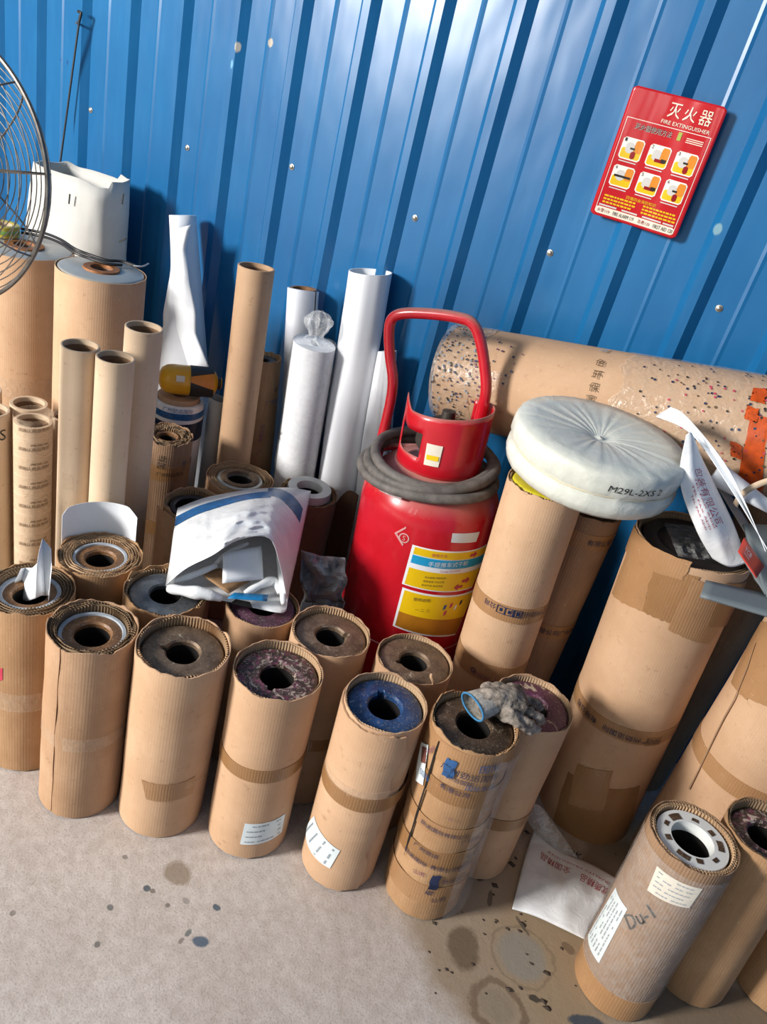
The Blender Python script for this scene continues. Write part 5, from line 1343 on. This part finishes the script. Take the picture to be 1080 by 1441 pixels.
TR = root_at('tape_roll', at((4, 330), z=.885), 'yellow and pale green tape roll on the silver cap behind the fan', 'tape')
v, f, u = lathe([(.045, .001), (.045, .03), (.043, .032), (.030, .032), (.028, .03), (.028, .001), (.045, .001)], 36); mk('tape_body', v, f, m_plain('yellow_tape', '#cdbb4a', .35, 0, .2, 40), TR, True, u)
v, f, u = lathe([(.0455, .010), (.0462, .011), (.0462, .020), (.0455, .021)], 36); mk('green_stripe', v, f, m_plain('green_tape', '#86b05a', .4), TR, True, u)
v, f, u = lathe([(.028, .001), (.028, .03), (.025, .03), (.025, .001)], 30); mk('card_core', v, f, MAT['kraft'], TR, True, u)
tbp = at((1, 806), z=.33); 
TBL = root_at('plastic_bottle', (tbp.x, tbp.y, 0), 'small teal plastic bottle standing behind the first roller', 'bottle')
v, f, u = lathe([(.001, 0), (.026, 0), (.028, .006), (.028, .25), (.022, .28), (.012, .29), (.012, .305)], 32); mk('bottle_body', v, f, m_plain('teal_plastic', '#2a8f93', .35), TBL, True, u)
v, f, u = lathe([(.015, .302), (.015, .328), (.013, .33), (.001, .33)], 24); mk('bottle_cap', v, f, m_plain('teal_cap', '#1f7f86', .4), TBL, True, u)

# ------------------------------------------------------------------ fire extinguisher poster on the wall
YP = -.0235
q0, q1, q2, q3 = at((895, 120), y=YP), at((1027, 152), y=YP), at((951, 337), y=YP), at((830, 299), y=YP)
px0, px1 = (q0.x + q3.x) / 2, (q1.x + q2.x) / 2; pz0, pz1 = (q2.z + q3.z) / 2, (q0.z + q1.z) / 2
PW, PH = px1 - px0, pz1 - pz0
PO = root_at('safety_poster', ((px0 + px1) / 2, YP, (pz0 + pz1) / 2), 'red fire extinguisher instruction poster with six yellow pictures on blue wall', 'poster')
def pw(x, z):                                                   # the sheet bows a little between the ribs
    xx = x + PO.location.x
    return .0035 * math.sin((xx + 2.097 + .028) / PITCH * 2 * PI - PI / 2) * -1 - .0035 + .0012 * noise.noise(Vector((x * 30, 0, z * 8)))
def P3_(a, b, off=0):                                           # a, b in 0..1 from bottom-left
    x, z = (a - .5) * PW, (b - .5) * PH
    return Vector((x, pw(x, z) - off, z))
def gloss(name, col, rough=.16):
    m = m_plain(name, col, rough, 0, .03); m.node_tree.nodes['Principled BSDF'].inputs['Specular IOR Level'].default_value = .55; return m
PM = {k: gloss('poster_' + k, c_) for k, c_ in dict(red='#b8161f', cream='#e6dcc8', white='#e9e4da', yellow='#dfb81a', orange='#d8862c', grey='#c9c6c0', black='#2a2320', darkred='#8e1018', green='#9aa83a').items()}
def pfield(name, a0, b0, a1, b1, mat, off, nu=10, nv=10, rnd_=0, parent=PO):
    vs = []; 
    w, h = (a1 - a0) * PW, (b1 - b0) * PH
    n = 6; out = []
    if rnd_:
        for (cx_, cz_, s0) in ((a1 * PW - rnd_, b1 * PH - rnd_, 0), (a0 * PW + rnd_, b1 * PH - rnd_, 1), (a0 * PW + rnd_, b0 * PH + rnd_, 2), (a1 * PW - rnd_, b0 * PH + rnd_, 3)):
            for i in range(n + 1):
                t_ = PI / 2 * (s0 + i / n); out.append((cx_ + rnd_ * math.cos(t_), cz_ + rnd_ * math.sin(t_)))
    # grid clipped to the rounded outline row by row
    for j in range(nv + 1):
        zz = b0 * PH + h * j / nv
        ins = 0
        if rnd_:
            d = max(0, rnd_ - (zz - b0 * PH), rnd_ - (b1 * PH - zz)); ins = rnd_ - math.sqrt(max(0, rnd_ ** 2 - d ** 2)) if d > 0 else 0
        for i in range(nu + 1):
            xx = a0 * PW + ins + (w - 2 * ins) * i / nu
            vs.append(P3_(xx / PW, zz / PH, off))
    return mk(name, vs, grid_faces(nu + 1, nv + 1), mat, parent, True, None, 60)
bs = pfield('poster_sheet', 0, 0, 1, 1, PM['red'], 0, 36, 60, .010); so_ = bs.modifiers.new('thickness', 'SOLIDIFY'); so_.thickness = .0006; so_.offset = -1
def ptext(body, a, b, w, h, mat, off=.0016, parent=PO):
    vs0, fs, tw, th_ = text_mesh(body)
    k = 1.0
    return mk('lettering', [P3_(a + x / tw * w, b + y / th_ * h, off) for x, y in vs0], fs, mat, parent, False)
def pframe(a0, b0, a1, b1, wd, mat, off):
    ww, hh = wd / PW, wd / PH
    for (x0, y0, x1, y1) in ((a0, b0, a1, b0 + hh), (a0, b1 - hh, a1, b1), (a0, b0, a0 + ww, b1), (a1 - ww, b0, a1, b1)): pfield('white_line', x0, y0, x1, y1, mat, off, 12, 12)
pframe(.045, .035, .955, .775, .0012, PM['white'], .0008)
for k, ch in enumerate('灭火器'): ptext(ch, .50 + .165 * k, .895, .13, .105, PM['cream'])
ptext('FIRE EXTINGUISHER', .66, .805, .52, .028, PM['cream'])
ptext('灭火器使用方法', .36, .725, .40, .045, PM['white'], .0016); ptext('灭火器使用方法', .357, .727, .40, .045, PM['black'], .0020)
pfield('yellow_mark', .62, .70, .66, .76, PM['green'], .0012, 4, 4)
for k in range(3): pfield('caption_line', .72, .70 + .014 * k, .90, .706 + .014 * k, PM['cream'], .0012, 8, 2)
for r_i in range(2):
    for c_i in range(3):
        a0 = .09 + .295 * c_i; b0 = .47 - .215 * r_i + .0 * c_i
        fld = pfield('picture_field', a0, b0, a0 + .235, b0 + .165, PM['white'], .0010, 10, 10, .005)
        pfield('picture_ground', a0 + .012, b0 + .01, a0 + .223, b0 + .085, PM['yellow'], .0014, 8, 6, .003)
        pfield('picture_flame', a0 + .14, b0 + .06, a0 + .225, b0 + .155, PM['orange'], .0016, 6, 6, .003)
        # white gloved hand and extinguisher lever as plain shapes
        pfield('picture_hand', a0 + .05, b0 + .05, a0 + .14, b0 + .13, PM['grey'], .0018, 6, 6, .006)
        if (r_i, c_i) in ((1, 0),): pfield('picture_hose', a0 + .03, b0 + .075, a0 + .21, b0 + .092, PM['black'], .0022, 8, 2)
        elif (r_i, c_i) in ((1, 1), (0, 1)): pfield('picture_lever', a0 + .09, b0 + .04, a0 + .20, b0 + .065, PM['darkred'], .0022, 6, 2); pfield('picture_nozzle', a0 + .16, b0 + .045, a0 + .215, b0 + .072, PM['black'], .0024, 4, 2)
        else: pfield('picture_body', a0 + .12, b0 + .012, a0 + .17, b0 + .07, PM['darkred'], .0022, 4, 6, .004); pfield('picture_nozzle', a0 + .10, b0 + .08, a0 + .15, b0 + .095, PM['black'], .0024, 4, 2)
        ptext(str(r_i * 3 + c_i + 1), a0 + .028, b0 + .145, .02, .026, PM['black'], .0026)
        pfield('caption_line', a0 + .02, b0 - .020, a0 + .21, b0 - .012, PM['grey'], .0012, 8, 2)
ptext('四懂四会消防知识', .50, .200, .34, .026, PM['yellow'])
for k in range(3):
    for (a, w) in ((.26, .33), (.72, .36)):
        x = a - w / 2; rr_ = random.Random(k * 7 + int(a * 10))
        while x < a + w / 2:
            ww = rr_.uniform(.02, .05); pfield('yellow_print', x, .165 - .026 * k, x + ww, .178 - .026 * k, PM['yellow'], .0012, 3, 2); x += ww + .008
for (a, w) in ((.17, .2), (.42, .18), (.68, .22), (.87, .12)): pfield('caption_line', a - w / 2, .086, a + w / 2, .098, PM['grey'], .0012, 8, 2)
pfield('white_footer', .045, .022, .955, .078, PM['cream'], .0012, 30, 6, .006)
for (tx, a, w, m) in (('火警119', .14, .14, 'darkred'), ('FIRE ALARM 119', .37, .24, 'black'), ('急救120', .61, .14, 'darkred'), ('FIRST AID 120', .83, .22, 'black')): ptext(tx, a, .05, w, .030, PM[m], .0020)

# ------------------------------------------------------------------ grit and torn board crumbs on the dirty part of the floor
rg_ = random.Random(11); vs = []; fs = []
for _ in range(90):
    p = at((rg_.uniform(600, 900), rg_.uniform(1150, 1420)), z=0); s_ = rg_.choice([.002, .003, .004, .007]); n_ = rg_.randint(4, 6); q = len(vs); a0 = rg_.uniform(0, 6)
    for k in range(n_):
        a = a0 + 2 * PI * k / n_; rr = s_ * rg_.uniform(.5, 1.2); vs.append((p.x + rr * math.cos(a) * 1.6, p.y + rr * math.sin(a), .0004))
    vs.append((p.x, p.y, .0006 + s_ * .5))
    fs += [[q + k, q + (k + 1) % n_, q + n_] for k in range(n_)]
tag(mk('floor_grit', vs, fs, m_plain('dark_grit', '#4a3c2f', .8, 0, .3, 90), None, False), 'dark crumbs of board and grit on the dirty floor', 'grit', None, 'stuff')
